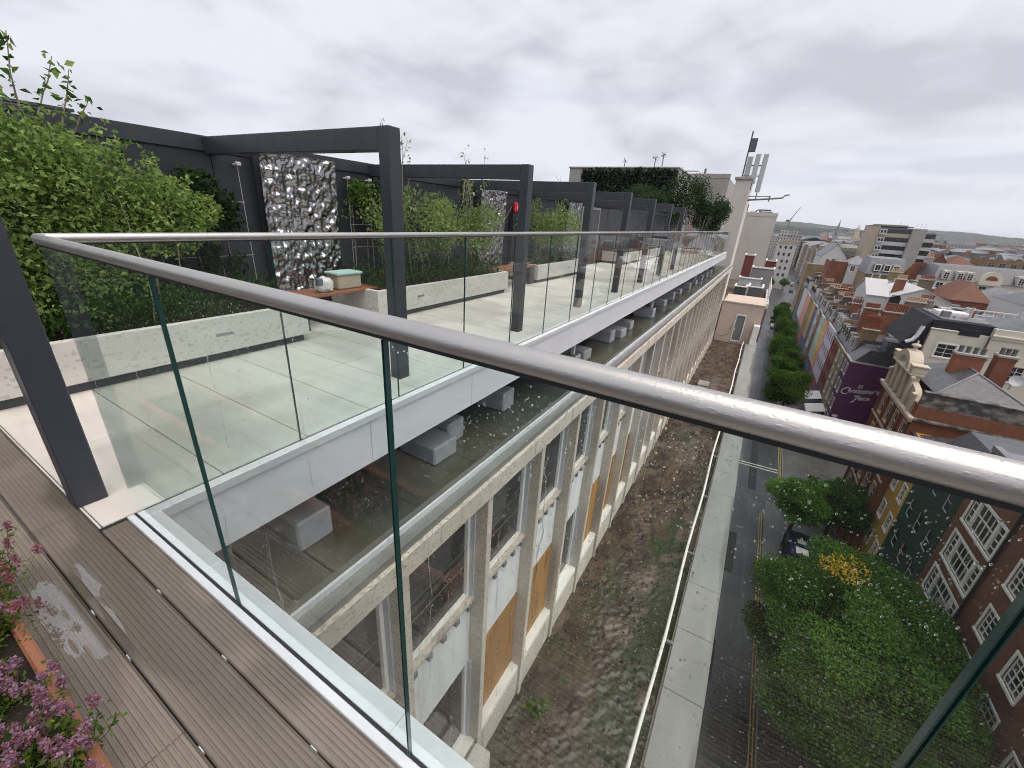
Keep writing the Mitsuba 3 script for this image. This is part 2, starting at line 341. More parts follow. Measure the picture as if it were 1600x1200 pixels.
def blob(n, c, r, hollow=0.55):
    """n points through an ellipsoid, thicker towards its skin"""
    d = unit(rng.normal(size=(n, 3)))
    return np.asarray(c) + d * np.asarray(r) * (hollow + (1 - hollow) * rnd(n) ** 0.5)[:, None]


GREEN = [(0.035, 0.085, 0.018), (0.055, 0.12, 0.028), (0.028, 0.062, 0.018), (0.075, 0.145, 0.035)]
LIGHT = [(0.11, 0.20, 0.042), (0.075, 0.15, 0.03), (0.15, 0.235, 0.06), (0.055, 0.11, 0.025)]
SHRUB = [(0.26, 0.38, 0.11), (0.20, 0.31, 0.085), (0.35, 0.45, 0.17), (0.13, 0.215, 0.06)]
IVY = [(0.020, 0.045, 0.018), (0.032, 0.07, 0.025), (0.05, 0.09, 0.03)]
PLANE = [(0.095, 0.205, 0.044), (0.135, 0.26, 0.055), (0.18, 0.31, 0.065), (0.060, 0.130, 0.032)]

# ------------------------------------------------------------------ ground, street, hills
g = G()
xs = np.concatenate([np.linspace(-2400, 2600, 6)]); g.put(*boxvf(-2600, 3200, -300, 6800, -31.9, -31.5))
structure('ground', 'dull ground under the city', ); put('', g.ply('ground_city'), 'ground', self_=True); _taken['ground'] = 1
def sheet(name, mat_, x0, x1, y0, y1, z0, z1, label=None):
    k = structure(name, label); put('', G().box(x0, x1, y0, y1, z0, z1).ply(mat_), k, self_=True); return k
g = G().box(2.6, 9.95, -20, 214, -31.49, -31.30); g.box(2.6, 26, 214.002, 304, -31.49, -31.302); g.box(14.6, 26, 304.002, 640, -31.49, -31.302)
k = structure('road', 'wet dark asphalt street far below between the buildings'); put('', g.ply('asphalt'), k, self_=True)
for i, (x0, x1, y0, y1) in enumerate([(1.0, 2.6, -20, 214), (9.96, 16.3, 56, 213), (7.72, 16.3, -20, 55.99), (26.01, 28.0, 214.1, 640)]):
    k = structure('pavement', 'grey slab pavement along the street'); put('', G().box(x0, x1, y0, y1, -31.48, -31.18).ply('paving'), k, self_=True)
g = G()
for y in np.arange(-18, 54, 1.5): g.box(7.60, 7.715, y, y + 1.48, -31.48, -31.172, 0.01)
for y in np.arange(56, 212, 1.5): g.box(9.84, 9.955, y, y + 1.48, -31.48, -31.172, 0.01)
k = structure('kerb', 'pale granite kerb edging the right pavement'); put('', g.ply('kerb_stone'), k, self_=True)
for side, col in (('yellow', 'yellow_paint'),):
    g = G()
    for off in (0.0, 0.22):
        pts = [(7.44 - off, -18)] + [(7.44 - off, y) for y in (10, 30, 50)]
        pts += [(7.44 - off + (2.25) * (0.5 - 0.5 * math.cos(t * math.pi)), 52.5 + 3.2 * t) for t in np.linspace(0, 1, 9)] + [(9.69 - off, y) for y in (60, 90, 140, 210)]
        for (xa, ya), (xb, yb) in zip(pts, pts[1:]):
            dx, dy = xb - xa, yb - ya; l = math.hypot(dx, dy); px, py = dy / l * 0.042, -dx / l * 0.042
            g.quad((xa - px, ya - py, -31.294), (xa + px, ya + py, -31.294), (xb + px, yb + py, -31.294), (xb - px, yb - py, -31.294))
    k = structure('yellow_line', 'double yellow line along the right kerb'); put('', g.ply(col), k, self_=True)
g = G()
for y0 in (64.5, 65.3): g.quad((2.9, y0, -31.294), (9.3, y0 + 0.4, -31.294), (9.3, y0 + 0.62, -31.294), (2.9, y0 + 0.22, -31.294))
for y0 in np.arange(230, 420, 7): g.quad((20.0, y0, -31.294), (20.2, y0, -31.294), (20.2, y0 + 3, -31.294), (20.0, y0 + 3, -31.294))
k = structure('road_marking', 'white painted bars and dashes on the road'); put('', g.ply('road_white'), k, self_=True)

for x0, x1, y0, y1, lab in [(3.3, 5.0, 40, 47, 'darker square tarmac patch in the near road'), (5.6, 6.6, 58, 74, 'long dark trench patch in the road beyond the white bars'), (3.0, 4.4, 27, 31, 'small dark tarmac patch at the bottom of the road')]:
    k = structure('road_patch', lab); put('', G().quad((x0, y0, -31.296), (x1, y0, -31.296), (x1, y1, -31.296), (x0, y1, -31.296)).ply('gasket'), k, self_=True)
def hill(name, label, y0, prof, depth, bsdf, bump, seed, base=-31.6):
    xs = np.linspace(-2500, 3100, 500); top = np.interp(xs, [p[0] for p in prof], [p[1] for p in prof])
    rows = 14; v = []
    for r in range(rows):
        t = r / (rows - 1)
        h = base + (top - base) * math.sin(t * math.pi / 2) ** 0.8
        nz = meshkit.fbm(np.stack([xs / bump, np.full_like(xs, r * 1.7), xs * 0 + seed], -1), 4, seed) - 0.5
        v.append(np.stack([xs, np.full_like(xs, y0 - depth * (1 - t)), h + nz * bump * 0.28 * t], 1))
    v.append(np.stack([xs, np.full_like(xs, y0 + 300.0), np.full_like(xs, base)], 1))
    n = len(xs); i = np.arange(n - 1); f = [np.stack([r * n + i, r * n + i + 1, r * n + n + i + 1, r * n + n + i], 1) for r in range(rows)]
    k = structure(name, label); put('', mikit.ply((np.vstack(v), np.vstack(f)), bsdf, True), k, self_=True)
hill('far_hill', 'low blue-grey wooded hills on the horizon', 5900, [(-2500, 60), (-300, 92), (20, 100), (180, 112), (420, 96), (830, 64), (1330, 98), (1570, 97), (2010, 66), (3100, 55)], 1500, 'hill_green', 120.0, 3)
hill('wooded_rise', 'nearer green band of treetops below the far hills', 2900, [(-2500, 22), (-100, 30), (60, 34), (200, 28), (330, 30), (420, 26), (520, 12), (800, 6), (3100, 0)], 900, 'hill_green', 55.0, 5)

# ------------------------------------------------------------------ the terrace building: slab, tiles, deck, fascia
k = structure('terrace_floor', 'pale stone tiled roof terrace floor')
put('', G().box(-9.0, -2.672, -6.0, 36.2, -0.46, -0.012).ply('dark_grey'), k, self_=True)
n_ = 0
tl = mikit.ply(boxvf(0.003, 1.097, 0.003, 0.597, -0.011, 0.0, 0.0025), 'tile_stone')
for j in range(-4, 60):
    for i in range(3):
        y = 0.41 - 0.6 + 0.6 * j + 0.405 * 0
        if y < 0.395 - 0.6 or y > 35.3: continue
        M = rotz(-2.672 - 1.1 * (i + 1), y, 0.001 * rng.random())
        if y < 0.395:
            put('tile', mikit.ply(boxvf(0.002, 1.098, 0.395 - y + 0.004, 0.598, -0.011, 0.0, 0.0025), 'tile_stone'), k, M); continue
        put('tile', tl, k, M)

# composite deck boards, ridged along x
k = structure('deck', 'brown-grey ridged composite decking, wet')
put('', G().box(-9.0, 4.0, -3.0, 0.392, -0.4, -0.03).box(-2.66, 4.0, 0.392, 0.55, -0.4, -0.03).ply('gasket'), k, self_=True)
def board(y0, y1, x0, x1, ridges):
    ys, zs = [y0, y0 + 0.004], [-0.006, 0.0]
    p = (y1 - y0 - 0.008) / ridges
    for r in range(ridges):
        a = y0 + 0.004 + r * p
        ys += [a + 0.14 * p, a + 0.24 * p, a + 0.76 * p, a + 0.86 * p] if r else [a + 0.70 * p, a + 0.80 * p]
        zs += [-0.0046, 0.0, 0.0, -0.0046] if r else [0.0, -0.0046]
    ys += [y1 - 0.004, y1]; zs += [0.0, -0.006]
    m = len(ys); top = np.stack([np.full(m, x0), ys, zs], 1); v = np.vstack([top, top + [x1 - x0, 0, 0], [[x0, y0, -0.024], [x0, y1, -0.024], [x1, y0, -0.024], [x1, y1, -0.024]]])
    i = np.arange(m - 1); f = [np.stack([i, i + m, i + m + 1, i + 1], 1), [[2 * m, 2 * m + 2, m, 0]], [[m - 1, 2 * m - 1, 2 * m + 3, 2 * m + 1]]]
    e = [[0, j, j + 1] for j in range(1, m - 1)] + [[0, m - 1, 2 * m + 1], [0, 2 * m + 1, 2 * m]]
    g = G().put(v, np.vstack(f)); g.put(v, e)
    return g
for y0, y1, xr in [(0.3975, 0.5065, [(-2.635, 0.95), (0.953, 4.0)]), (0.203, 0.3915, [(-6.2, -2.9), (-2.897, 0.70), (0.703, 4.0)]), (0.0085, 0.197, [(-6.2, -1.28), (-1.277, 4.0)]),
                   (-0.186, 0.0025, [(-6.2, 4.0)]), (-0.3805, -0.192, [(-6.2, 4.0)]), (-0.575, -0.3865, [(-6.2, 4.0)]), (-0.7695, -0.581, [(-6.2, 4.0)])]:
    for x0, x1 in xr: put('board', board(y0, y1, x0, x1, 10 if y1 - y0 > 0.15 else 6).ply('deck_wood'), k)
# fixing clips glinting in the gaps
g = G()
for x in (-2.1, -1.75, -1.2, -0.62): g.box(x, x + 0.03, 0.1985, 0.2015, -0.02, -0.004)
for x in (-2.0, -1.45, -0.9): g.box(x, x + 0.03, 0.393, 0.396, -0.02, -0.004)
put('fixing_clip', g.ply('aluminium'), k, kind='stuff')

from shapely.geometry import Polygon, Point
from shapely.ops import unary_union
def puddle(cx, cy, rx, ry, ang, seed, label):
    a = np.linspace(0, 2 * np.pi, 120, endpoint=False); r0 = np.random.default_rng(seed)
    q = np.stack([np.cos(a) * 2.2, np.sin(a) * 2.2, a * 0 + seed], -1)
    r = 0.62 + 0.75 * (meshkit.fbm(q, 5, seed) - 0.3)
    ca, sa = math.cos(ang), math.sin(ang)
    x, y = rx * r * np.cos(a), ry * r * np.sin(a)
    poly = Polygon(np.stack([cx + ca * x - sa * y, cy + sa * x + ca * y], 1)).buffer(0)
    holes = unary_union([Point(cx + r0.normal() * rx * 0.6, cy + r0.normal() * ry * 0.6).buffer(0.006 + 0.012 * r0.random()) for _ in range(9)])
    from shapely import affinity
    poly = poly.difference(affinity.scale(holes, 3.0, 0.5)); bands = unary_union([Polygon([(-6, b0), (4, b0), (4, b1), (-6, b1)]) for b0, b1 in ((0.2045, 0.3900), (0.0100, 0.1955), (-0.184, 0.001))])
    poly = poly.intersection(bands); g = G()
    for pg in getattr(poly, 'geoms', [poly]):
        if pg.area < 2e-5: continue
        v, f = trimesh.creation.triangulate_polygon(pg, engine='earcut')
        g.put(np.column_stack([v, np.full(len(v), 0.0012)]), np.asarray(f)[:, ::-1])
    k = thing('puddle', label, 'puddle'); put('', g.ply('water_film'), k, self_=True)
puddle(-2.30, 0.235, 0.20, 0.045, -0.05, 4, 'small bright puddle on the middle deck board')
puddle(-2.12, 0.135, 0.40, 0.085, 0.02, 9, 'larger bright puddle beside the flower trough')
puddle(-1.88, 0.222, 0.34, 0.024, -0.04, 14, 'thin streak of water trailing along the deck board')

# ------------------------------------------------------------------ glass balustrade
bal = thing('glass_balustrade', 'frameless glass balustrade with round steel handrail turning the terrace corner', 'balustrade')
g = G()
def tube_bend(pts, r, n=24): g.path(pts, [r] * len(pts), n)
RZ = 1.449; R = 0.0215
cor = [(-2.64 + 0.03 * (1 - math.sin(t)), 0.545 + 0.03 * (1 - math.cos(t)), RZ) for t in np.linspace(0, math.pi / 2, 7)]
pts = [(6.0, 0.545, RZ), (2.0, 0.545, RZ), (-1.0, 0.545, RZ)] + [(-2.61 - 0.03 * math.sin(t), 0.575 - 0.03 * math.cos(t), RZ) for t in np.linspace(0, math.pi / 2, 7)] + [(-2.64, 3, RZ), (-2.64, 12, RZ), (-2.64, 36, RZ)]
tube_bend(pts, R)
put('handrail', g.ply('rail_steel', 40), bal)
put('handrail_gasket', G().box(-2.63, 6, 0.5365, 0.5535, 1.4225, 1.4315).box(-2.6485, -2.6315, 0.5535, 36, 1.4225, 1.4315).ply('gasket'), bal)
fronts = [-2.628, -1.606, -0.600, 0.316] + [1.30 + 0.985 * i for i in range(5)]
lefts = [0.557] + [1.53 + 0.9985 * i for i in range(36)]
def drops(g, n, fun, r0, r1, axis):
    """flattened beads of water; fun(n) gives their places on the pane, axis the outward normal"""
    ring = np.arange(7) * 2 * np.pi / 7; v0 = np.vstack([np.stack([np.cos(ring), np.sin(ring), ring * 0], 1), np.stack([0.75 * np.cos(ring), 0.75 * np.sin(ring), ring * 0 + 0.5], 1), [[0, 0, 0.68]], [[0, 0, 0.0]]])
    i = np.arange(7); j = (i + 1) % 7
    f0 = np.vstack([np.stack([i, j, j + 7], 1), np.stack([i, j + 7, i + 7], 1), np.stack([i + 7, j + 7, i * 0 + 14], 1), np.stack([j, i, i * 0 + 15], 1)])
    P = fun(n); r = r0 + (r1 - r0) * rnd(n) ** 4; el = 1 + 0.5 * rnd(n) + 1.6 * (rnd(n) > 0.98)
    e3 = np.array(axis, float); e2 = np.array([0, 0, 1.0]) if abs(e3[2]) < 0.5 else np.array([0, 1.0, 0]); e1 = np.cross(e2, e3)
    v = P[:, None] + r[:, None, None] * (v0[None, :, :1] * e1 + v0[None, :, 1:2] * e2 * el[:, None, None] + v0[None, :, 2:] * e3 * 0.7)
    g.put(v.reshape(-1, 3), (np.arange(n)[:, None, None] * 16 + f0).reshape(-1, 3))
for i, (a, b) in enumerate(zip(fronts, fronts[1:])):
    p = newkey('pane', bal)
    put('', mikit.ply(([[a + 0.0036, 0.545, 0.012], [b - 0.0036, 0.545, 0.012], [b - 0.0036, 0.545, 1.425], [a + 0.0036, 0.545, 1.425]], [[0, 1, 2, 3]]), 'glass_sheet'), p, self_=True)
    for ea, eb in (((a + 0.002, a + 0.0036),) if i else ()) + ((b - 0.0036, b - 0.002),): put('edge', G().box(ea, eb, 0.5385, 0.5515, 0.012, 1.42).ply('glass_edge'), p)
    g = G(); n = [2200, 5200, 8500, 4500, 1500][i] if i < 5 else 300
    def place(n, a=a, b=b, i=i):
        z = rnd(n) ** 0.85 * 1.38 + 0.03; x = a + 0.02 + (b - a - 0.04) * (rnd(n) if i else rnd(n) ** 0.5)
        keep = meshkit.fbm(np.stack([x * 3, z * 3, x * 0], -1), 3, 5)
        x = np.where(keep < 0.42, a + 0.02 + (b - a - 0.04) * rnd(n), x)
        return np.stack([x, x * 0 + 0.5452, z], 1)
    drops(g, n, place, 0.0007, 0.0019, (0, 1, 0))
    if i < 4:
        for _ in range([3, 7, 12, 6][i]):   # runs of rain down the pane
            x0, z0, L = a + 0.05 + (b - a - 0.1) * rng.random(), 0.3 + 1.05 * rng.random(), 0.12 + 0.35 * rng.random(); m_ = int(L / 0.012)
            xs_ = x0 + np.cumsum(rng.normal(0, 0.0022, m_)); zs_ = z0 - np.linspace(0, L, m_); ok = zs_ > 0.03
            if ok.sum() > 4: g.path(np.stack([xs_, np.full(m_, 0.5453), zs_], 1)[ok], np.full(ok.sum(), 0.00075) * (0.6 + 0.8 * rnd(int(ok.sum()))), 5)
    put('raindrops', g.ply('water_drop', 60), p, kind='stuff')
for i, (a, b) in enumerate(zip(lefts, lefts[1:])):
    if b > 36: break
    p = newkey('pane', bal)
    put('', mikit.ply(([[-2.64, a + 0.0036, 0.012], [-2.64, b - 0.0036, 0.012], [-2.64, b - 0.0036, 1.425], [-2.64, a + 0.0036, 1.425]], [[0, 1, 2, 3]]), 'glass_sheet'), p, self_=True)
    for ea, eb in (((a + 0.002, a + 0.0036),) if i else ()) + ((b - 0.0036, b - 0.002),): put('edge', G().box(-2.6465, -2.6335, ea, eb, 0.012, 1.42).ply('glass_edge'), p)
    if i < 4:
        g = G(); drops(g, 500, lambda n: np.stack([np.full(n, -2.6398), a + (b - a) * rnd(n), 0.03 + 1.35 * rnd(n)], 1), 0.0006, 0.0028, (1, 0, 0))
        put('raindrops', g.ply('water_drop', 60), p, kind='stuff')
g = G()
def on_rail(n):
    x = -2.55 + 3.4 * rnd(n); t = rng.normal(0, 0.62, n)
    return np.stack([x, 0.545 + (R + 0.0002) * np.sin(t), RZ + (R - 0.0004) * np.cos(t)], 1)
drops(g, 900, on_rail, 0.0006, 0.0016, (0, 0, 1))
put('raindrops', g.ply('water_drop', 60), bal + '__handrail', kind='stuff')
# base: inner trim, gaskets, outer cap in lengths
put('base_trim', G().box(-2.645, 6, 0.5075, 0.5385, -0.06, 0.012, 0.002).ply('aluminium'), bal)
put('base_gasket', G().box(-2.63, 6, 0.5387, 0.5508, -0.06, 0.010).box(-2.6463, -2.6342, 0.551, 36, -0.06, 0.010).ply('gasket'), bal)
for a, b in zip([-2.56, -1.92, -0.70, 0.55], [-1.922, -0.702, 0.548, 6]): put('base_cap', G().box(a, b, 0.551, 0.632, -0.05, 0.014, 0.002).ply('aluminium'), bal)
put('base_cap', G().box(-2.634, -2.562, 0.551, 36, -0.05, 0.013, 0.002).ply('aluminium'), bal)

# fascia panels below the left glass and the front glass
k = thing('terrace_fascia', 'smooth grey metal fascia running below the glass balustrade', 'fascia')
for i in range(24):
    a = 0.634 + 1.5 * i
    put('panel', G().box(-2.605, -2.588, a, min(a + 1.494, 36.2), -0.475, -0.051, 0.001).ply('fascia_metal'), k)
put('panel', G().box(-2.6, 6, 0.60, 0.625, -0.475, -0.051).ply('fascia_metal'), k)
put('soffit', G().box(-9, -2.606, 0.6, 36.2, -0.475, -0.462).box(-9, 6, -6, 0.6, -0.475, -0.41).ply('gasket'), k)
# ------------------------------------------------------------------ roof strip with ballast blocks
off = thing('office_building', 'pale stone office building below the terrace with deep window bays', 'building')
put('roof', G().box(-9, -2.30, -6, 39.5, -1.35, -1.2).ply('roof_membrane'), off)
put('roof_upstand', G().put([[-2.46, -6, -1.199], [-2.30, -6, -1.199], [-2.30, -6, -1.10], [-2.46, 39.5, -1.199], [-2.30, 39.5, -1.199], [-2.30, 39.5, -1.10]], [[0, 2, 5], [0, 5, 3], [0, 1, 2], [3, 5, 4]]).ply('roof_edge'), off)
put('edge_trim', G().box(-2.30, -2.275, -6, 39.5, -1.19, -1.085, 0.002).ply('aluminium'), off)
put('gutter', G().box(-2.275, -2.16, -6, 39.5, -1.24, -1.15, 0.004).ply('roof_edge'), off)
put('cornice', G().box(-2.30, -2.12, -6, 39.5, -1.50, -1.241, 0.008).ply('facade_stone'), off)
blk = mikit.ply(boxvf(-0.62, 0.0, 0.0, 0.34, 0.0, 0.31, 0.02), 'block_grey'); low = mikit.ply(boxvf(-0.6, 0.0, 0.0, 0.42, 0.0, 0.24, 0.02), 'block_grey')
for i, (x, y, hi) in enumerate([(-2.86, 1.50, 1), (-2.80, 3.20, 0), (-2.96, 3.66, 1), (-2.92, 4.95, 1), (-2.76, 7.35, 1), (-2.82, 8.05, 0), (-2.84, 9.9, 1), (-2.74, 10.5, 0), (-2.80, 11.55, 0), (-2.68, 13.7, 1), (-2.8, 16.1, 0), (-2.82, 17.9, 1), (-2.85, 19.6, 0), (-2.78, 21.7, 1), (-2.8, 23.9, 0), (-2.8, 26.2, 1), (-2.8, 28.4, 1), (-2.8, 30.6, 0), (-2.8, 32.8, 1)]):
    t = thing('concrete_block', ['lone ballast block nearest the corner of the terrace', 'low ballast block, second from the terrace corner', 'tall ballast block just beyond the second one', 'fourth ballast block, small in the shade of the fascia', 'ballast block with a steel post just past the handrail'][i] if i < 5 else ['sixth', 'seventh', 'eighth', 'ninth', 'tenth', 'eleventh', 'twelfth', 'thirteenth', 'fourteenth', 'fifteenth', 'sixteenth', 'seventeenth', 'eighteenth', 'nineteenth and last'][i - 5] + ' grey ballast block from the terrace corner under the fascia', 'concrete block', None if i < 5 else 'far ballast blocks under the terrace fascia')
    put('', blk if hi else low, t, rotz(x, y, -1.2, rng.normal() * 1.5), self_=True)
    if i in (4, 9, 14, 16):
        s = thing('steel_post', {4: 'white steel prop standing on a ballast block just past the near handrail', 9: 'white steel prop under the middle of the fascia', 14: 'thin white prop under the far half of the fascia', 16: 'furthest thin white prop under the fascia'}[i], 'post', None if i in (4, 9) else 'far props under the fascia')
        px = -2.56 if i == 4 else -2.62; zz = -1.2 + (0.31 if hi else 0.24)
        put('plate', G().box(x - 0.22, x - 0.02, y + 0.05, y + 0.28, zz, zz + 0.012, 0.002).ply('steel_dark'), s)
        put('shaft', G().box(x - 0.15, x - 0.08, y + 0.12, y + 0.19, zz + 0.012, -0.2 if i == 4 else -0.475, 0.004).ply('pale_grey'), s)
# facade bays: recessed windows between projecting stone fins
P0, PITCH = 3.54, 1.478
XF, XR = -2.19, -2.48
put('wall', G().box(-9, XR - 0.14, -6, 39.5, -31.4, -1.36).ply('facade_stone'), off)
fin = mikit.ply(boxvf(XR - 0.15, XF, -0.055, 0.055, -7.5, -1.49, 0.006), 'facade_stone')
winply = {}
def bay_window(z0, z1, w):
    if (z0, z1) not in winply:
        g = G(); t = 0.05
        g.box(XR - 0.03, XR + 0.05, 0, t, z0, z1, 0.004).box(XR - 0.03, XR + 0.05, w - t - 0.032, w - 0.032, z0, z1, 0.004).box(XR - 0.03, XR + 0.05, t, w - t, z1 - t, z1, 0.004).box(XR - 0.03, XR + 0.05, t, w - t, z0, z0 + t, 0.004)
        bl = G()
        for fz in (0.30, 0.46, 0.72): bl.box(XR - 0.003, XR + 0.004, t, w - t - 0.032, z0 + (z1 - z0) * fz, z0 + (z1 - z0) * fz + 0.022)  # thin dark horizontal bars laid across the face of the pane
        winply['dark_bars', z0] = bl.ply('steel_dark')
        j = G().box(XR - 0.02, XR + 0.115, w - 0.03, w - 0.001, z0, z1)
        winply[(z0, z1)] = g.ply('white_paint'), mikit.ply(([[XR - 0.004, t, z0 + t], [XR - 0.004, w - t, z0 + t], [XR - 0.004, w - t, z1 - t], [XR - 0.004, t, z1 - t]], [[0, 1, 2, 3]]), 'window_dark'), j.ply('window_grey')
    return winply[(z0, z1)]
br = G()
for q in range(5): br.box(XR + 0.02, XR + 0.15, 0.12 + 0.27 * q, 0.20 + 0.27 * q, -3.475, -3.385, 0.004)
brp = br.ply('mid_grey'); slp = mikit.ply(boxvf(XR, XR + 0.13, 0.0, 1.364, -3.385, -3.33, 0.004), 'facade_stone')
sp = mikit.ply(boxvf(XR - 0.1, XR + 0.06, 0.0, 1.364, -4.71, -3.475, 0.004), 'spandrel_white')
ply_b = mikit.ply(boxvf(XR - 0.1, XR + 0.07, 0.01, 1.354, -6.62, -4.72, 0.004), 'plywood')
sill = mikit.ply(boxvf(XR - 0.1, XF - 0.06, 0.0, 1.364, -6.72, -6.62, 0.006), 'white_paint'); dado = mikit.ply(boxvf(XR - 0.1, XF - 0.05, 0.0, 1.364, -7.5, -6.72, 0.004), 'facade_stone')
for i in range(-5, 24):
    y = P0 + PITCH * i
    M = rotz(0, y, 0)
    put('fin', fin, off, M)
    M = rotz(0, y + 0.056, 0)
    w = PITCH - 0.112
    w_, p_, j_ = bay_window(-3.33, -1.51, w)
    k = put('window', w_, off, M); put('pane', p_, k, M); put('jamb', j_, k, M); put('transom_bars', winply['dark_bars', -3.33], k, M, kind='stuff')
    put('sill', slp, off, M)
    if i < 14: put('sill_bracket', brp, off, M)
    put('spandrel', sp, off, M)
    boarded = i in (0, 1, 3, 4, 5, 8, 9, 12, 15)
    if boarded: put('plywood_board', ply_b, off, M, label=None)
    else:
        w_, p_, j_ = bay_window(-6.62, -4.72, w); k = put('window', w_, off, M); put('pane', p_, k, M); put('jamb', j_, k, M)
    put('sill', sill, off, M); put('dado', dado, off, M)
# ------------------------------------------------------------------ lower flat roof and its parapet
N = 900; xs = np.linspace(-2.3, 0.30, 60); ys = np.linspace(-4, 39.45, N); X, Y = np.meshgrid(xs, ys)
h = (meshkit.fbm(np.stack([X * 4, Y * 3, X * 0], -1), 4, 2) - 0.5) * 0.09 + (meshkit.fbm(np.stack([X * 16, Y * 12, X * 0], -1), 2, 4) - 0.5) * 0.07
i, j = np.meshgrid(np.arange(59), np.arange(N - 1)); a = (j * 60 + i).ravel()
k = structure('lower_roof', 'flat lower roof covered with dark gravel, moss and dead growth')
put('', mikit.ply((np.stack([X.ravel(), Y.ravel(), -7.5 + h.ravel()], 1), np.stack([a, a + 1, a + 61, a + 60], 1)), 'lower_gravel', True), k, self_=True)
g = G(); n = 9000; P = np.stack([-2.2 + 2.45 * rnd(n), 0.5 + 38 * rnd(n) ** 1.5, np.full(n, -7.49)], 1); keep = meshkit.fbm(P * np.array([1.2, 0.9, 0]), 3, 12) > 0.47; P = P[keep]
leaves(g, P, 0.07, [(0.05, 0.055, 0.022), (0.12, 0.09, 0.055), (0.20, 0.16, 0.11), (0.035, 0.03, 0.02)], 0.6)
k = thing('moss_and_litter', 'moss clumps, dead leaves and litter strewn over the lower roof', 'moss', kind='stuff'); put('', g.ply('leaf'), k, self_=True)
for (x, y, s, lab) in [(-1.75, 4.9, 0.30, 'small bright green weed near the facade foot'), (-0.9, 22.2, 0.5, 'darker green weed far along the lower roof')]:
    g = G(); P = blob(90, (x, y, -7.36), (s * 0.6, s * 0.6, 0.12)); leaves(g, P, 0.13, LIGHT, 0.4); k = thing('weed', lab, 'weed'); put('', g.ply('leaf'), k, self_=True)
k = thing('parapet_wall', 'pale grey stone parapet ledge between the lower roof and the street', 'wall')
for i in range(27): put('coping_stone', G().box(0.33, 1.13 + 0.004 * rng.normal(), -3 + 1.6 * i, -3 + 1.6 * i + 1.592, -7.45, -7.2 + 0.004 * rng.random(), 0.012).ply('parapet_stone'), k)
put('wall', G().box(0.30, 1.06, -6, 39.5, -31.4, -7.46).box(1.06, 1.16, -6, 39.5, -8.1, -7.7, 0.01).ply('facade_stone'), k)
k = thing('guard_pipe', 'white pipe railing running beside the parapet of the lower roof', 'railing')
put('pipe', G().path([(0.12 + 0.02 * math.sin(y), y, -7.1 + 0.01 * math.sin(2 * y)) for y in np.linspace(-3, 39, 40)], [0.036] * 40, 8).ply('white_paint', 50), k)
for y in np.arange(-2, 39, 3.2): put('bracket', G().box(0.10, 0.34, y, y + 0.06, -7.2, -7.13).ply('mid_grey'), k)
k = thing('slab_stack', 'stepped stack of old paving slabs on the far part of the lower roof', 'paving slabs')
for i in range(3): put('slab', G().box(-1.75 + 0.03 * i, -1.15 + 0.03 * i, 24.0 + 1.0 * i, 24.9 + 1.0 * i, -7.5, -7.36 + 0.07 * i, 0.01).ply('parapet_stone'), k)
k = thing('concrete_pad', 'square mossy concrete pad at the foot of the nearest stone fin', 'block'); put('', G().box(-2.19, -1.9, 3.0, 3.45, -7.5, -6.55, 0.02).ply('planter_concrete'), k, self_=True)

# ------------------------------------------------------------------ pergola frames, screen wall, art panels
FY = [0.389 + 2.475 * i for i in range(8)]
ORD = ['nearest', 'second', 'third', 'fourth', 'fifth', 'sixth', 'seventh', 'eighth']
for i, y in enumerate(FY):
    x = -2.945 - 0.012 * i
    k = thing('pergola_frame', 'black steel pergola frame, %s along the terrace' % ORD[i] if i else 'black steel pergola frame whose post stands on the pale tile beside the deck', 'pergola')
    put('post', G().box(x - 0.135, x, y, y + 0.137, 0, 2.287, 0.006).ply('black_metal'), k)
    put('beam', G().box(-5.99, x - 0.1355, y, y + 0.137, 2.105, 2.285, 0.006).ply('black_metal'), k)
k = thing('screen_wall', 'black metal screen wall along the back of the terrace', 'wall')
for i in range(-2, 14):
    y = 0.46 + 2.475 * i
    for q in range(2): put('panel', G().box(-6.10, -6.02 + 0.008 * (q == 0), y + 1.2375 * q + 0.003, y + 1.2375 * (q + 1) - 0.003, 0.0, 2.13, 0.003).ply('black_panel'), k)
put('cap', G().box(-6.2, -5.995, -5, 35.5, 2.135, 2.30, 0.006).ply('black_metal'), k)

def hammered(name, label, y0, y1, z0, z1, seed):
    nu, nv = 90, 140; u = np.linspace(y0, y1, nu); v = np.linspace(z0, z1, nv); U, V = np.meshgrid(u, v)
    q = np.stack([U * 15.0, V * 12.5, U * 0 + seed], -1)
    d = (meshkit.noise(q, seed) - 0.5) * 0.062 + (meshkit.noise(q * 2.1, seed + 1) - 0.5) * 0.03
    e = np.minimum(np.minimum(U - y0, y1 - U), np.minimum(V - z0, z1 - V)); d *= np.clip(e / 0.02, 0, 1)
    i, j = np.meshgrid(np.arange(nu - 1), np.arange(nv - 1)); a = (j * nu + i).ravel()
    k = thing(name, label, 'art panel')
    put('sheet', mikit.ply((np.stack([-5.90 + (d + 0.05 * (V - z0)).ravel(), U.ravel(), V.ravel()], 1), np.stack([a, a + 1, a + nu + 1, a + nu], 1)), 'art_steel', True), k)
    put('backing', G().box(-6.0, -5.945, y0, y1, z0, z1).ply('black_metal'), k)
hammered('art_panel', 'tall rippled mirror steel panel hung on the black wall, nearest of the three', 3.40, 4.53, 0.42, 2.22, 3)
hammered('art_panel', 'second rippled steel panel half hidden behind pale foliage', 8.35, 9.45, 0.42, 2.16, 7)
hammered('art_panel', 'third rippled steel panel far along the wall', 13.3, 14.4, 0.42, 2.16, 13)

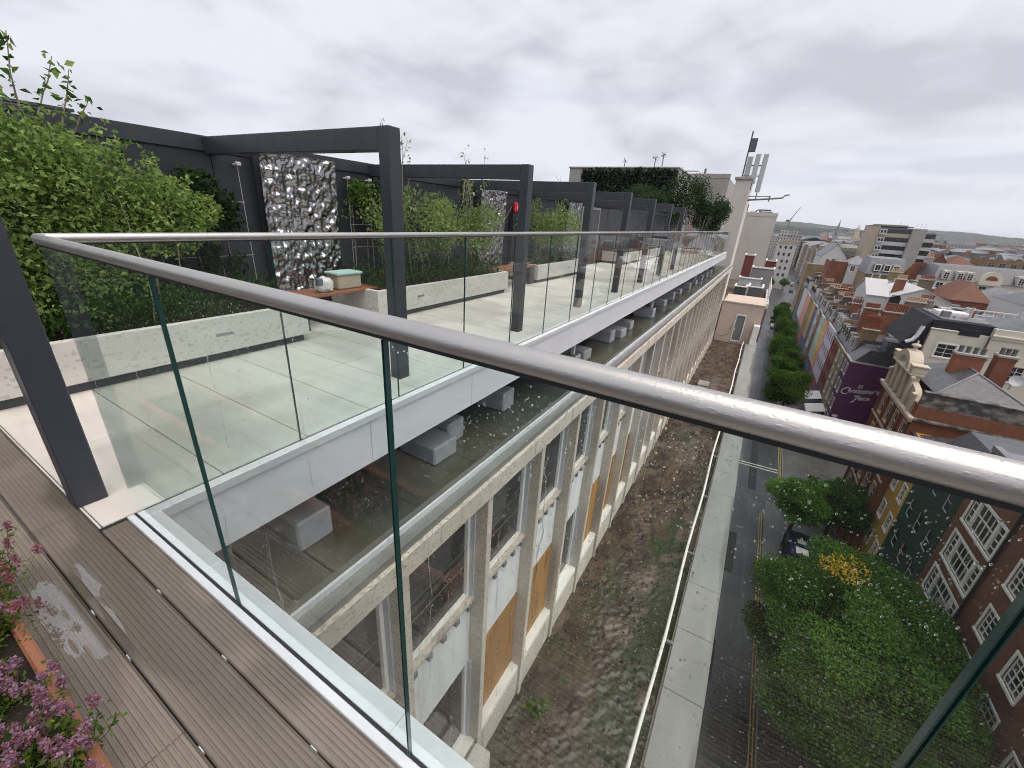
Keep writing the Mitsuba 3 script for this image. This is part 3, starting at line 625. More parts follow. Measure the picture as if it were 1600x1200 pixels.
def trellis(label, ys, zs, drop=0.5):
    k = thing('cable_trellis', label, 'trellis'); x = -5.93
    for y in ys:
        put('cable', G().tube((x, y, 0.5), (x, y, 2.05), 0.0035, n=5).ply('pale_grey'), k)
        put('standoff', G().tube((-6.01, y, 2.03), (x + 0.03, y, 2.03), 0.014, n=8).put(*boxvf(x + 0.005, x + 0.05, y - 0.03, y + 0.03, 2.015, 2.06, 0.008)).ply('pale_grey'), k)
    for z in zs: put('cable', G().tube((x, ys[0] - drop, z), (x, ys[-1] + 0.02, z), 0.003, n=5).ply('pale_grey'), k)
trellis('steel cable trellis left of the nearest rippled panel', [3.18], [0.95, 1.60], 1.0)
trellis('steel cable trellis right of the nearest rippled panel', [4.82, 5.25], [1.0, 1.35, 1.68], 0.0)
trellis('steel cable trellis further along behind the birch foliage', [8.15], [0.95, 1.60], 1.0)

def planter(label, y0, y1, xf, z=0.47):
    k = thing('concrete_planter', label, 'planter')
    put('front', G().box(xf - 0.07, xf, y0, y1, 0.09, z, 0.006).ply('planter_concrete'), k)
    put('end', G().box(-5.98, xf - 0.0705, y0, y0 + 0.07, 0.09, z - 0.001, 0.004).ply('planter_concrete'), k); put('end', G().box(-5.98, xf - 0.0705, y1 - 0.07, y1, 0.09, z - 0.001, 0.004).ply('planter_concrete'), k)
    put('plinth', G().box(-5.98, xf - 0.06, y0 + 0.02, y1 - 0.05, 0.001, 0.0895).ply('dark_grey'), k)
    put('soil', G().box(-5.98, xf - 0.071, y0 + 0.071, y1 - 0.071, 0.1, z - 0.05).ply('soil'), k)
    return k
k = planter('long pale concrete planter nearest the deck with a leafy climber', -4.5, 3.12, -4.80)
k2 = planter('pale concrete planter behind the second pergola post with birch shrubs', 4.35, 8.15, -4.88)
k3 = planter('third pale concrete planter along the terrace', 9.95, 13.0, -5.05)
k4 = planter('far pale concrete planter before the clipped trees', 17.6, 25.0, -4.95)
put('drain_slot', G().box(-4.7995, -4.796, 2.05, 2.22, 0.27, 0.30).ply('mid_grey'), k); put('drain_slot', G().box(-4.8795, -4.876, 5.2, 5.37, 0.27, 0.30).ply('mid_grey'), k2); put('drain_slot', G().box(-5.0495, -5.046, 11.9, 12.07, 0.27, 0.30).ply('mid_grey'), k3)
def bench(label, y0, y1, xf):
    k = thing('wall_bench', label, 'bench')
    for i in range(5): put('slat', G().box(xf - 0.10 * (i + 1) + 0.006, xf - 0.10 * i, y0, y1, 0.44, 0.475, 0.004).ply('bench_wood'), k)
    put('support', G().box(xf - 0.45, xf - 0.02, y0 + 0.05, y0 + 0.25, 0, 0.439, 0.006).ply('black_metal'), k); put('support', G().box(xf - 0.45, xf - 0.02, y1 - 0.25, y1 - 0.05, 0, 0.439, 0.006).ply('black_metal'), k)
    return k
bench('reddish slatted timber bench below the nearest rippled panel', 3.14, 4.62, -5.15)
bench('reddish timber bench below the second rippled panel', 8.2, 9.9, -5.1)
k = thing('tool_box', 'pale plastic storage box with teal lid on the timber bench', 'box')
put('tub', G().box(-5.55, -5.27, 3.98, 4.40, 0.476, 0.68, 0.02).ply('tan_wall'), k); put('lid', G().box(-5.57, -5.25, 3.96, 4.42, 0.681, 0.72, 0.012).ply('teal_lid'), k)
k = thing('white_bag', 'crumpled white bag with a blue tag beside the storage box', 'bag')
m = trimesh.creation.icosphere(3); v = m.vertices * [0.10, 0.13, 0.11]; v = v * (0.75 + 0.6 * meshkit.fbm(v * 16, 3, 5)[:, None]); put('sack', mikit.ply((v + [-5.3, 3.76, 0.57], m.faces), 'car_white', 40), k); put('tag', G().box(-5.30, -5.22, 3.62, 3.70, 0.58, 0.68, 0.01).ply('slate_blue'), k)
k = thing('red_call_point', 'red fire call point on a black post beyond the third frame', 'fire alarm'); put('case', G().box(-5.985, -5.90, 10.05, 10.30, 1.72, 1.95, 0.02).ply('bright_red'), k); put('glass', G().box(-5.8995, -5.892, 10.12, 10.23, 1.78, 1.88, 0.004).ply('car_white'), k)
put('stand', G().box(-5.99, -5.9, 9.95, 10.4, 0, 1.70).ply('black_metal'), k)
k = thing('wall_lamp', 'small pale cylindrical lamp on the dark wall near the fourth frame', 'lamp'); put('body', G().tube((-5.9, 15.3, 1.35), (-5.9, 15.3, 1.75), 0.10, n=12).ply('car_white', 40), k); put('bracket', G().box(-6.02, -5.9, 15.27, 15.33, 1.5, 1.55).ply('black_metal'), k)
k = thing('terrace_doorway', 'grey framed doorway in the black wall near the fourth frame', 'door'); put('leaf', G().box(-6.015, -5.97, 14.9, 16.6, 0, 2.0, 0.004).ply('dark_grey'), k); put('frame', G().box(-6.0, -5.95, 14.8, 14.9, 0, 2.08).box(-6.0, -5.95, 16.6, 16.7, 0, 2.08).box(-6.0, -5.95, 14.9, 16.6, 2.0, 2.08).ply('mid_grey'), k)
k = thing('rooftop_cabin', 'low white roof edge showing behind the black screen wall', 'roof structure'); put('wall', G().box(-9.5, -7.4, 0.2, 2.15, 1.5, 2.46).ply('white_wall'), k); put('roof', G().box(-9.6, -7.35, 0.1, 2.2, 2.461, 2.49).ply('dark_grey'), k)

# ------------------------------------------------------------------ terrace planting
def stems(pts): 
    g = G()
    for p in pts: g.path(p, np.linspace(0.009, 0.003, len(p)), 5)
    return g.ply('pale_bark')
def shoot(p, q, k=4, w=0.08):
    t = np.linspace(0, 1, k)[:, None]; wob = np.cumsum(rng.normal(0, w, (k, 3)), 0) * 0.5; wob -= wob[0] + (wob[-1] - wob[0]) * t
    return np.asarray(p) * (1 - t) + np.asarray(q) * t + wob
k = thing('climbing_shrub', 'big fresh green climbing shrub spilling from the nearest planter', 'shrub')
g = G()
for c, r, n in [((-5.5, 0.3, 1.25), (0.45, 0.9, 0.85), 2600), ((-5.4, 1.05, 1.45), (0.42, 0.6, 0.72), 4200), ((-5.5, 1.6, 1.45), (0.36, 0.5, 0.62), 3600), ((-5.35, 1.2, 1.85), (0.34, 0.5, 0.32), 1500), ((-5.55, 2.15, 1.42), (0.30, 0.36, 0.42), 1900), ((-5.6, 2.5, 1.5), (0.2, 0.22, 0.2), 420), ((-5.4, -0.6, 1.4), (0.5, 0.8, 0.9), 1500), ((-5.2, 0.9, 0.85), (0.35, 0.9, 0.4), 1500)]:
    leaves(g, blob(int(n * 1.05), c, r, 0.35), 0.049, SHRUB, 0.5, 0.62)
    for q in range(int(n / 110)):
        d_ = unit(rng.normal(size=3) + np.array([0.5, 0, 0.45])); a_ = np.asarray(c) + d_ * np.asarray(r) * 0.9; t_ = rnd(16)[:, None]; leaves(g, a_ + d_ * t_ * (0.14 + 0.2 * rng.random()) + rng.normal(0, 0.022, (16, 3)), 0.050, SHRUB, 0.4, 0.6)
sh = []
for p, q in [((-5.5, 1.3, 2.0), (-5.35, 1.34, 2.72)), ((-5.4, 1.2, 1.9), (-5.35, 1.56, 2.62)), ((-5.3, 1.1, 2.0), (-5.3, 1.12, 2.42)), ((-5.5, 1.5, 1.9), (-5.45, 1.76, 2.40)), ((-5.55, 1.8, 1.8), (-5.5, 2.0, 2.1)), ((-5.4, 1.45, 2.0), (-5.35, 1.64, 2.55))]:
    s = shoot(p, q, 9, 0.015); sh.append(s)
    for t in np.linspace(0.2, 1.0, 34):
        i_ = t * 8; j_ = int(min(i_, 7)); a = s[j_] + (s[j_ + 1] - s[j_]) * (i_ - j_); leaves(g, [a + rng.normal(0, 0.018, 3)], 0.060, SHRUB[:2] + GREEN, 0.3, 0.6)
for i in range(22): y_ = 0.2 + 2.0 * rng.random(); sh.append(shoot((-5.5 + 0.2 * rng.normal(), y_, 0.42), (-5.5 + 0.12 * rng.normal(), y_ + 0.2 * rng.normal(), 1.6), 6, 0.03))
put('crown', g.ply('leaf'), k); put('stems', stems(sh), k)
k = thing('ivy', 'dark ivy trailing over the cables left of the nearest rippled panel', 'climbing plant')
g = G()
for c, r, n in [((-5.85, 2.62, 1.62), (0.10, 0.34, 0.34), 900), ((-5.88, 2.65, 1.10), (0.07, 0.16, 0.42), 420), ((-5.88, 2.95, 1.45), (0.07, 0.16, 0.28), 260), ((-5.88, 2.15, 1.0), (0.07, 0.25, 0.4), 380), ((-5.88, 2.95, 0.85), (0.06, 0.12, 0.2), 120)]: leaves(g, blob(n, c, r, 0.2), 0.055, IVY, 0.2, 0.8)
put('foliage', g.ply('leaf'), k); put('stems', stems([shoot((-5.93, 2.6 + 0.1 * i, 0.45), (-5.93, 2.5 + 0.15 * i, 1.6), 6, 0.03) for i in range(4)]), k)
k = thing('ivy', 'young climber on the cables right of the nearest rippled panel', 'climbing plant')
g = G()
for c, r, n, pal in [((-5.85, 5.0, 1.83), (0.09, 0.24, 0.20), 420, LIGHT), ((-5.87, 5.38, 1.72), (0.07, 0.14, 0.34), 360, IVY), ((-5.88, 5.42, 1.2), (0.05, 0.09, 0.3), 90, IVY + [(0.16, 0.09, 0.03)])]: leaves(g, blob(n, c, r, 0.2), 0.06, pal, 0.2, 0.8)
put('foliage', g.ply('leaf'), k); put('stems', stems([shoot((-5.93, 4.85 + 0.3 * i, 0.45), (-5.93, 4.9 + 0.25 * i, 1.8), 6, 0.02) for i in range(3)]), k)
for j, (lab, y0, y1, xf, n) in enumerate([('low feathery ground cover under the climbing shrub', -1.0, 2.9, -4.92, 3600), ('low green ground cover in the planter behind the second post', 4.5, 8.0, -5.0, 2600), ('low green ground cover in the third planter', 10.1, 12.9, -5.15, 1300)]):
    g = G(); P = np.stack([xf - 0.85 * rnd(n) ** 1.6, y0 + (y1 - y0) * rnd(n), 0.42 + 0.34 * rnd(n) * (0.4 + meshkit.fbm(np.stack([rnd(n) * 0, rnd(n) * 9, rnd(n)], 1), 2, j))], 1)
    leaves(g, P, 0.075, GREEN, 0.1, 0.3, D=np.tile([0.2, 0, 0.8], (n, 1))); k = thing('ground_cover', lab, 'ground cover', kind='stuff'); put('', g.ply('leaf'), k, self_=True)
PALE = [(0.24, 0.33, 0.12), (0.31, 0.38, 0.16), (0.17, 0.26, 0.085), (0.12, 0.18, 0.06)]
def birch(lab, y, x, top, wy, n, size, wisps):
    k = thing('young_birch', lab, 'small tree'); g = G(); sh = []
    for i in range(7):
        p = (x + rng.normal(0, 0.12), y + rng.normal(0, wy * 0.35), 0.42); q = (x + rng.normal(0, 0.15), y + rng.normal(0, wy * 0.6), top - 0.2 * rng.random()); sh.append(shoot(p, q, 6, 0.03))
    for i in range(int(wisps)):
        s = sh[i % len(sh)]; e = s[-1] + [rng.normal(0, 0.12), rng.normal(0, 0.15), 0.42 + 0.5 * rng.random()]; w = shoot(s[-1], e, 5, 0.03); sh.append(w)
        t = rnd(34)[:, None]; leaves(g, w[0] * (1 - t) + w[-1] * t + rng.normal(0, 0.055, (34, 3)), size, PALE, 0.2)
    for i in range(26):
        c = (x + 0.28 * rng.normal(), y + wy * (2 * rng.random() - 1), 0.95 + (top - 1.1) * rng.random()); leaves(g, blob(n // 26, c, (0.22, 0.30, 0.22), 0.1), size, PALE, 0.3)
    put('crown', g.ply('leaf'), k); put('stems', stems(sh), k)
birch('pale airy birch shrub directly right of the second pergola post', 5.6, -5.35, 1.95, 0.75, 3200, 0.055, 4)
birch('pale birch shrub in the middle of the second planter', 6.8, -5.4, 1.95, 0.7, 3000, 0.055, 4)
birch('pale birch shrub at the far end of the second planter', 7.7, -5.4, 1.9, 0.5, 1800, 0.055, 2)
birch('yellow-green birch shrub in the third planter', 10.8, -5.5, 1.95, 0.8, 2200, 0.065, 3)
birch('second yellow-green birch shrub in the third planter', 12.2, -5.5, 1.9, 0.8, 2200, 0.065, 2)
def small_tree(name, lab, cat, x, y, z0, ztrunk, c, r, n, size, pal, trunk=0.06, limbs=7, mat_='bark', clumps=26, group=None, cr=0.28):
    k = thing(name, lab, cat, group); g = G(); b = G(); c = np.array(c, float); r = np.array(r, float)
    lean = c - [x, y, ztrunk]
    b.path([(x, y, z0), (x + 0.02, y, (z0 + ztrunk) / 2), (x, y, ztrunk)], [trunk, trunk * 0.85, trunk * 0.7], 8)
    dd = unit(rng.normal(size=(clumps, 3))); cc = c + dd * r * ((0.35 + 0.5 * rnd(clumps) ** 0.5) * (0.78 + 0.42 * meshkit.noise(dd * 1.7 + x, 3)))[:, None]
    for i in range(clumps):
        if i < limbs: b.path([(x, y, ztrunk - 0.02), (np.array([x, y, ztrunk]) + cc[i]) / 2 + rng.normal(0, 0.04, 3) * r, cc[i]], [trunk * 0.6, trunk * 0.4, trunk * 0.12], 6)
        rr = r * (cr + 0.7 * cr * rng.random()) * [1, 1, 0.8]; kb = 0.55 + 0.65 * rng.random(); leaves(g, blob(n // clumps, cc[i], rr, 0.3), size, np.asarray(pal if i % 3 else pal[:2]) * kb, 0.6)
    put('crown', g.ply('leaf'), k); put('trunk', b.ply(mat_, 40), k)
    return k
for lab, x, y, c, r in [('round clipped tree in front of the ivy clad block', -8.6, 31, (-8.4, 31, 2.9), (1.9, 1.8, 1.1)), ('tall rounded tree at the far end of the terrace', -5.7, 31, (-5.6, 31, 3.15), (1.45, 1.5, 1.6)), ('smaller dark tree beside the stone pier', -3.6, 31.5, (-3.75, 31.5, 2.3), (1.15, 1.2, 1.15)), ('low spreading tree behind the far frames', -7.2, 28, (-7.2, 28, 2.6), (1.3, 1.2, 0.7))]:
    small_tree('terrace_tree', lab, 'tree', x, y, 0.0, c[2] - r[2] * 0.85, c, r, 6500, 0.12, [(0.05, 0.085, 0.04), (0.075, 0.12, 0.055), (0.03, 0.055, 0.028)], 0.05, 8, 'pale_bark', 26, None, 0.36)
for i, (x, y) in enumerate([(-5.0, 26.5), (-4.4, 28), (-3.9, 29.5), (-5.3, 29), (-6.2, 27)]):
    k = thing('bamboo_cane', 'thin pale canes under the far terrace trees', 'plant', 'pale canes under the far trees'); put('', stems([shoot((x, y + 0.1 * q, 0), (x + 0.3 * rng.normal(), y + 0.2 * q, 2.3), 5, 0.05) for q in range(4)]), k, self_=True)
k = thing('red_sign', 'small red sign under the far terrace trees', 'sign'); put('', G().box(-4.72, -4.68, 30.0, 30.25, 1.35, 1.62, 0.01).tube((-4.70, 30.12, 0), (-4.70, 30.12, 1.36), 0.015, n=6).ply('bright_red'), k, self_=True)

# ------------------------------------------------------------------ flower trough in the near corner
k = thing('flower_trough', 'terracotta coloured flower trough at the edge of the deck', 'flower trough')
for a, b in [(-4.0, -2.05), (-2.047, -1.615), (-1.612, -0.9)]: put('rim', G().box(a, b, -0.003, 0.032, 0.0015, 0.13, 0.008).ply('terracotta_edge'), k)
put('rim', G().box(-4.0, -0.9, -0.40, -0.355, 0.0015, 0.13, 0.008).ply('terracotta_edge'), k); put('soil', G().box(-4.0, -0.94, -0.354, -0.0035, 0.0015, 0.105).ply('soil'), k); put('rim', G().box(-0.8995, -0.86, -0.40, 0.032, 0.0015, 0.13, 0.008).ply('terracotta_edge'), k)
FLW = [(0.29, 0.11, 0.14), (0.37, 0.16, 0.20), (0.42, 0.24, 0.30), (0.23, 0.085, 0.105)]; FLL = [(0.36, 0.24, 0.36), (0.29, 0.15, 0.24), (0.42, 0.32, 0.43)]
def heather(lab, x, y, w, n, pal, top):
    k = thing('flowering_herb', lab, 'flowering plant'); g = G(); fl = G(); st = G()
    for i in range(n):
        a = rng.random() * 6.28; rr = w * math.sqrt(rng.random()); p = np.array([x + rr * math.cos(a) * 1.25, y + rr * math.sin(a) * 0.9, 0.10]); q = p + [0.05 * rng.normal(), 0.05 * rng.normal(), top * (0.55 + 0.5 * rng.random())]
        s = shoot(p, q, 5, 0.012); st.path(s, np.linspace(0.0016, 0.0008, 5), 4)
        t = rnd(26)[:, None]; leaves(g, s[0] * (1 - t) + s[-1] * t * 0.9 + s[0] * t * 0.1 + rng.normal(0, 0.010, (26, 3)), 0.017, LIGHT + GREEN[1:2] + [(0.22, 0.22, 0.03)], 0.4, 0.6)
        if i % 4 != 3:
            h = 0.028 + 0.03 * rng.random(); u = rnd(70)[:, None]; leaves(fl, q + np.array([0, 0, 1]) * (u - 0.4) * h + unit(rng.normal(size=(70, 3))) * 0.013 * (1.1 - 0.75 * u), 0.0105, pal, 0.1, 0.8)
    put('leaves', g.ply('leaf'), k); put('flowers', fl.ply('leaf'), k); put('stems', st.ply('bark'), k)
heather('dark pink flowering herb furthest back in the trough', -2.44, -0.05, 0.13, 66, FLW, 0.23)
heather('dusky pink flowering herb second from the back of the trough', -2.24, -0.06, 0.11, 60, FLW, 0.19)
heather('red-purple flowering herb in the middle back of the trough', -2.03, -0.10, 0.11, 56, FLW + FLL[:1], 0.15)
heather('pale lilac flowering herb in the middle of the trough', -1.78, -0.14, 0.11, 56, FLL + FLW[1:3], 0.11)
heather('pink and lilac flowering herb nearest the bottom corner', -1.43, -0.075, 0.12, 70, FLW + FLL, 0.14)
heather('green leafy herb with few flowers at the near end', -1.18, -0.16, 0.13, 36, FLL + FLW, 0.12)
g = G(); leaves(g, np.stack([-2.3 + 1.2 * rnd(26), -0.30 + 0.2 * rnd(26), 0.12 + 0.03 * rnd(26)], 1), 0.045, [(0.30, 0.16, 0.07), (0.36, 0.24, 0.12)], 1.0, 0.7); k = thing('dead_leaves', 'curled brown dead leaves on the soil of the trough', 'leaves', kind='stuff'); put('', g.ply('leaf'), k, self_=True)

# ------------------------------------------------------------------ buildings: windows, walls, roofs
SZ = -31.3
_wc = {}
def win(parent, M, u, z, w, h, style='sash', fm='white_paint', surround=None, rec=0.12):
    """one window (> pane) in a hole of the facade M; u, z its lower corner"""
    key = (round(w, 2), round(h, 2), style, fm, surround, rec)
    if key not in _wc:
        g = G(); t = min(0.07, w * 0.09); a, b = -rec, -rec + 0.06
        g.box(0, w, 0, t, a, b).box(0, w, h - t, h, a, b).box(0, t, t, h - t, a, b).box(w - t, w, t, h - t, a, b)
        nx, nz = dict(sash=(1, 2), multi=(2, 3), grid=(3, 4), plain=(1, 1), two=(2, 1), four=(4, 2))[style] if style != 'tri' else (1, 1)
        for i in range(1, nx): g.box(w * i / nx - t * 0.4, w * i / nx + t * 0.4, t, h - t, a + 0.005, b - 0.003)
        for i in range(1, nz): g.box(t, w - t, h * i / nz - t * 0.35, h * i / nz + t * 0.35, a + 0.01, b - 0.006)
        if style == 'tri':
            for c in (0.20, 0.80): g.box(w * c - 0.14, w * c + 0.14, t, h - t, a - 0.02, 0.02)
            for c in (0.36, 0.5, 0.64): g.box(w * c - 0.035, w * c + 0.035, t, h - t, a, b - 0.01)
            g.box(w * 0.23, w * 0.77, h * 0.55 - 0.05, h * 0.55 + 0.05, a + 0.01, b - 0.004)
            for q in (0.25, 0.5, 0.75): g.box(t, w * 0.16, h * q - 0.03, h * q + 0.03, a + 0.01, b - 0.004).box(w * 0.84, w - t, h * q - 0.03, h * q + 0.03, a + 0.01, b - 0.004)
        fr = g.ply(fm); pn = mikit.ply(([[t, t, a + 0.02], [w - t, t, a + 0.02], [w - t, h - t, a + 0.02], [t, h - t, a + 0.02]], [[0, 1, 2, 3]]), 'window_dark'); sr = None
        if surround:
            s_ = 0.16 if style != 'tri' else 0.20
            sr = G().box(-s_, w + s_, -0.16, -0.001, -0.05, 0.10, 0.01).box(-s_, w + s_, h + 0.001, h + s_, -0.05, 0.06, 0.01).box(-s_, -0.001, 0, h, -0.05, 0.05, 0.01).box(w + 0.001, w + s_, 0, h, -0.05, 0.05, 0.01).ply(surround)
        _wc[key] = fr, pn, sr
    fr, pn, sr = _wc[key]; m = shift(M, u, z)
    k = put('window', fr, parent, m); put('pane', pn, k, m)
    if sr: put('surround', sr, k, m)
    return k
def fr_street(x, y1): return frame((x, y1, 0), (0, -1, 0))
def fr_side(x, y): return frame((x, y, 0), (1, 0, 0))
def box_walls(name, parent, mat_, x0, x1, y0, y1, z0, z1, street=(), side=(), wall='wall', depth=0.2, top=True):
    """four walls; street: holes (y_low, y_high, z0, z1) in the face towards -x, side: holes (x0, x1, z0, z1) in the face towards -y"""
    g = G(); facade(g, fr_street(x0, y1), y1 - y0, z0, z1, [(y1 - b, y1 - a, c, d) for a, b, c, d in street], depth)
    facade(g, fr_side(x0, y0), x1 - x0, z0, z1, [(a - x0, b - x0, c, d) for a, b, c, d in side], depth)
    g.quad((x1, y0, z0), (x1, y1, z0), (x1, y1, z1), (x1, y0, z1)); g.quad((x1, y1, z0), (x0, y1, z0), (x0, y1, z1), (x1, y1, z1))
    if top: g.quad((x0, y0, z1), (x1, y0, z1), (x1, y1, z1), (x0, y1, z1))
    put(wall, g.ply(mat_), parent)
def swin(parent, x, ya, yb, z0, z1, **k): return win(parent, frame((x, yb, 0), (0, -1, 0)), 0, z0, yb - ya, z1 - z0, **k)
def fwin(parent, y, xa, xb, z0, z1, **k): return win(parent, fr_side(xa, y), 0, z0, xb - xa, z1 - z0, **k)
def gable_roof(x0, x1, y0, y1, ze, zr, along='y', o=0.25, th=0.12):
    g = G()
    if along == 'y':
        m = (x0 + x1) / 2
        for s, xa in ((0, x0 - o), (1, x1 + o)): g.put([[xa, y0 - o, ze - 0.1], [m, y0 - o, zr], [m, y1 + o, zr], [xa, y1 + o, ze - 0.1], [xa, y0 - o, ze - 0.1 - th], [m, y0 - o, zr - th], [m, y1 + o, zr - th], [xa, y1 + o, ze - 0.1 - th]], [[0, 1, 2, 3], [4, 5, 6, 7], [0, 1, 5, 4], [3, 2, 6, 7], [0, 3, 7, 4]])
        e = [[(x0, y, ze), (x1, y, ze), (m, y, zr - th)] for y in (y0, y1)]
    else:
        m = (y0 + y1) / 2
        for ya in (y0 - o, y1 + o): g.put([[x0 - o, ya, ze - 0.1], [x0 - o, m, zr], [x1 + o, m, zr], [x1 + o, ya, ze - 0.1], [x0 - o, ya, ze - 0.1 - th], [x0 - o, m, zr - th], [x1 + o, m, zr - th], [x1 + o, ya, ze - 0.1 - th]], [[0, 1, 2, 3], [4, 5, 6, 7], [0, 1, 5, 4], [3, 2, 6, 7], [0, 3, 7, 4]])
        e = [[(x, y0, ze), (x, y1, ze), (x, m, zr - th)] for x in (x0, x1)]
    return g, e
def hip(x0, x1, y0, y1, ze, zr, along='y', run=None):
    g = G(); r = run if run is not None else (min(x1 - x0, y1 - y0) / 2)
    if along == 'y': a, b = ((x0 + x1) / 2, y0 + r, zr), ((x0 + x1) / 2, y1 - r, zr); g.quad((x0, y0, ze), (x1, y0, ze), a); g.quad((x1, y1, ze), (x0, y1, ze), b); g.quad((x0, y0, ze), a, b, (x0, y1, ze)); g.quad((x1, y0, ze), (x1, y1, ze), b, a)
    else: a, b = (x0 + r, (y0 + y1) / 2, zr), (x1 - r, (y0 + y1) / 2, zr); g.quad((x0, y0, ze), (x1, y0, ze), b, a); g.quad((x1, y1, ze), (x0, y1, ze), a, b); g.quad((x0, y1, ze), (x0, y0, ze), a); g.quad((x1, y0, ze), (x1, y1, ze), b)
    return g
_pot = {}
def chimney(parent, x0, x1, y0, y1, z0, z1, pots, mat_='brick_red', potmat='pot_red', ph=0.75, along='x', cap='concrete_grey'):
    k = put('chimney', G().box(x0, x1, y0, y1, z0, z1 - 0.22).box(x0 - 0.06, x1 + 0.06, y0 - 0.06, y1 + 0.06, z1 - 0.42, z1 - 0.30).ply(mat_), parent)
    put('chimney_cap', G().box(x0 - 0.10, x1 + 0.10, y0 - 0.10, y1 + 0.10, z1 - 0.2195, z1, 0.03).ply(cap), k)
    if (potmat, ph) not in _pot:
        v, f = lathe([(0.21, 0), (0.21, 0.05 * ph), (0.18, 0.08 * ph), (0.16, 0.74 * ph), (0.205, 0.80 * ph), (0.205, 0.94 * ph), (0.175, ph), (0.13, ph), (0.12, 0.6 * ph), (0.0, 0.6 * ph)], 10); _pot[(potmat, ph)] = mikit.ply((v, f), potmat, 40)
    for i in range(pots):
        t = (i + 0.5) / pots; put('chimney_pot', _pot[(potmat, ph)], k, rotz(x0 + (x1 - x0) * t, (y0 + y1) / 2, z1) if along == 'x' else rotz((x0 + x1) / 2, y0 + (y1 - y0) * t, z1))
    return k

def clutter(parent, x0, x1, y0, y1, z, n):
    """vents, roof lights, pipes and air units standing on a flat roof"""
    for _ in range(n):
        x, y, t = x0 + (x1 - x0) * rng.random(), y0 + (y1 - y0) * rng.random(), rng.random(); w, d = 0.5 + 0.9 * rng.random(), 0.5 + 0.9 * rng.random()
        if t < 0.3: put('roof_vent', G().box(x, x + w, y, y + d, z - 0.1, z + 0.4 + 0.6 * rng.random(), 0.03).ply(['pale_grey', 'mid_grey', 'dark_grey'][rng.integers(3)]), parent)
        elif t < 0.55: k_ = put('roof_light', G().box(x, x + 1.4, y, y + 1.0, z - 0.1, z + 0.35, 0.02).ply('white_wall'), parent); put('pane', G().box(x + 0.12, x + 1.28, y + 0.12, y + 0.88, z + 0.351, z + 0.38).ply('window_dark'), k_)
        elif t < 0.8: put('roof_pipe', G().path([(x, y, z - 0.1), (x, y, z + 0.7), (x + 0.3, y, z + 0.8), (x + 1.8, y + 0.2, z + 0.8)], [0.09] * 4, 7).ply(['pale_grey', 'steel_dark'][rng.integers(2)], 40), parent)
        else: put('flue', G().tube((x, y, z - 0.1), (x, y, z + 1.1 + 0.8 * rng.random()), 0.14, n=8).ply(['pot_red', 'mid_grey', 'white_wall'][rng.integers(3)], 40), parent)

# the brown brick mansion block nearest on the right
k = thing('brick_mansion_block', 'dark brown brick building with wide white three light windows facing the street', 'building')
H = [(31.55, 35.75, zt - 2.05, zt) for zt in (-13.75, -16.85, -19.95, -23.05, -26.2)]
box_walls('', k, 'brick_brown', 16, 27, 31.05, 36.85, SZ, -10.9, street=H)
for a, b, c, d in H: swin(k, 16, a, b, c, d, style='tri', fm='white_paint', surround='white_paint')
put('roof', G().box(16.3, 27, 31.05, 36.85, -10.899, -10.75).box(15.93, 16.35, 31.0, 36.9, -10.899, -10.5, 0.02).ply('roof_lead'), k)
put('downpipe', G().tube((15.9, 31.02, SZ), (15.9, 31.02, -11), 0.07, n=8).box(15.86, 16, 30.9, 31.14, -11.4, -11.0).ply('roof_black', 40), k)
for z in (-16.45, -19.55): put('string_course', G().box(15.94, 15.998, 31.2, 36.85, z, z + 0.16, 0.01).ply('brick_brown'), k)
k = thing('brick_mansion_block', 'red brick building right of the black downpipe, nearest the bottom right corner', 'building')
H = [(y, y + 1.45, zt - 1.75, zt) for zt in (-11.0, -14.2, -17.6, -20.9, -24.2) for y in (27.9, 24.6, 21.4)]
box_walls('', k, 'brick_brown', 16.05, 27, 12, 30.98, SZ, -9.6, street=H)
for a, b, c, d in H: swin(k, 16.05, a, b, c, d, style='grid', surround='white_paint')
put('roof', G().box(16.1, 27, 12, 30.98, -9.599, -9.4).ply('roof_lead'), k)
k = thing('stone_bay', 'pale stone bay front on the red brick building, seen low through the last pane', 'bay window')
put('wall', G().box(14.9, 16.04, 17.2, 20.6, SZ, -20.5, 0.05).box(14.8, 16.04, 17.0, 20.8, -20.499, -20.1, 0.05).ply('ornate_stone'), k)
# green rendered house
k = thing('green_house', 'dark green rendered house squeezed between the brick block and the mustard house', 'house')
H = [(y, y + 1.0, zt - 1.7, zt) for zt in (-15.2, -18.9, -22.1, -25.2) for y in (37.9, 40.3, 42.5)]
box_walls('', k, 'green_render', 16, 26, 36.9, 44.45, SZ, -14.4, street=H)
for a, b, c, d in H: swin(k, 16, a, b, c, d, style='sash', fm='pale_grey')
put('cornice', G().box(15.8, 16.1, 36.9, 44.45, -14.6, -14.25, 0.03).ply('green_render'), k)
put('roof', G().put([[16.2, 36.9, -14.35], [16.2, 44.45, -14.35], [17.6, 44.45, -12.3], [17.6, 36.9, -12.3], [26, 36.9, -12.1], [26, 44.45, -12.1], [26, 36.9, -14.35], [26, 44.45, -14.35]], [[0, 3, 2, 1], [3, 4, 5, 2], [0, 6, 4, 3], [1, 2, 5, 7]]).ply('slate'), k)
put('gutter', G().box(15.72, 15.84, 36.9, 44.45, -14.75, -14.6).ply('roof_black'), k)
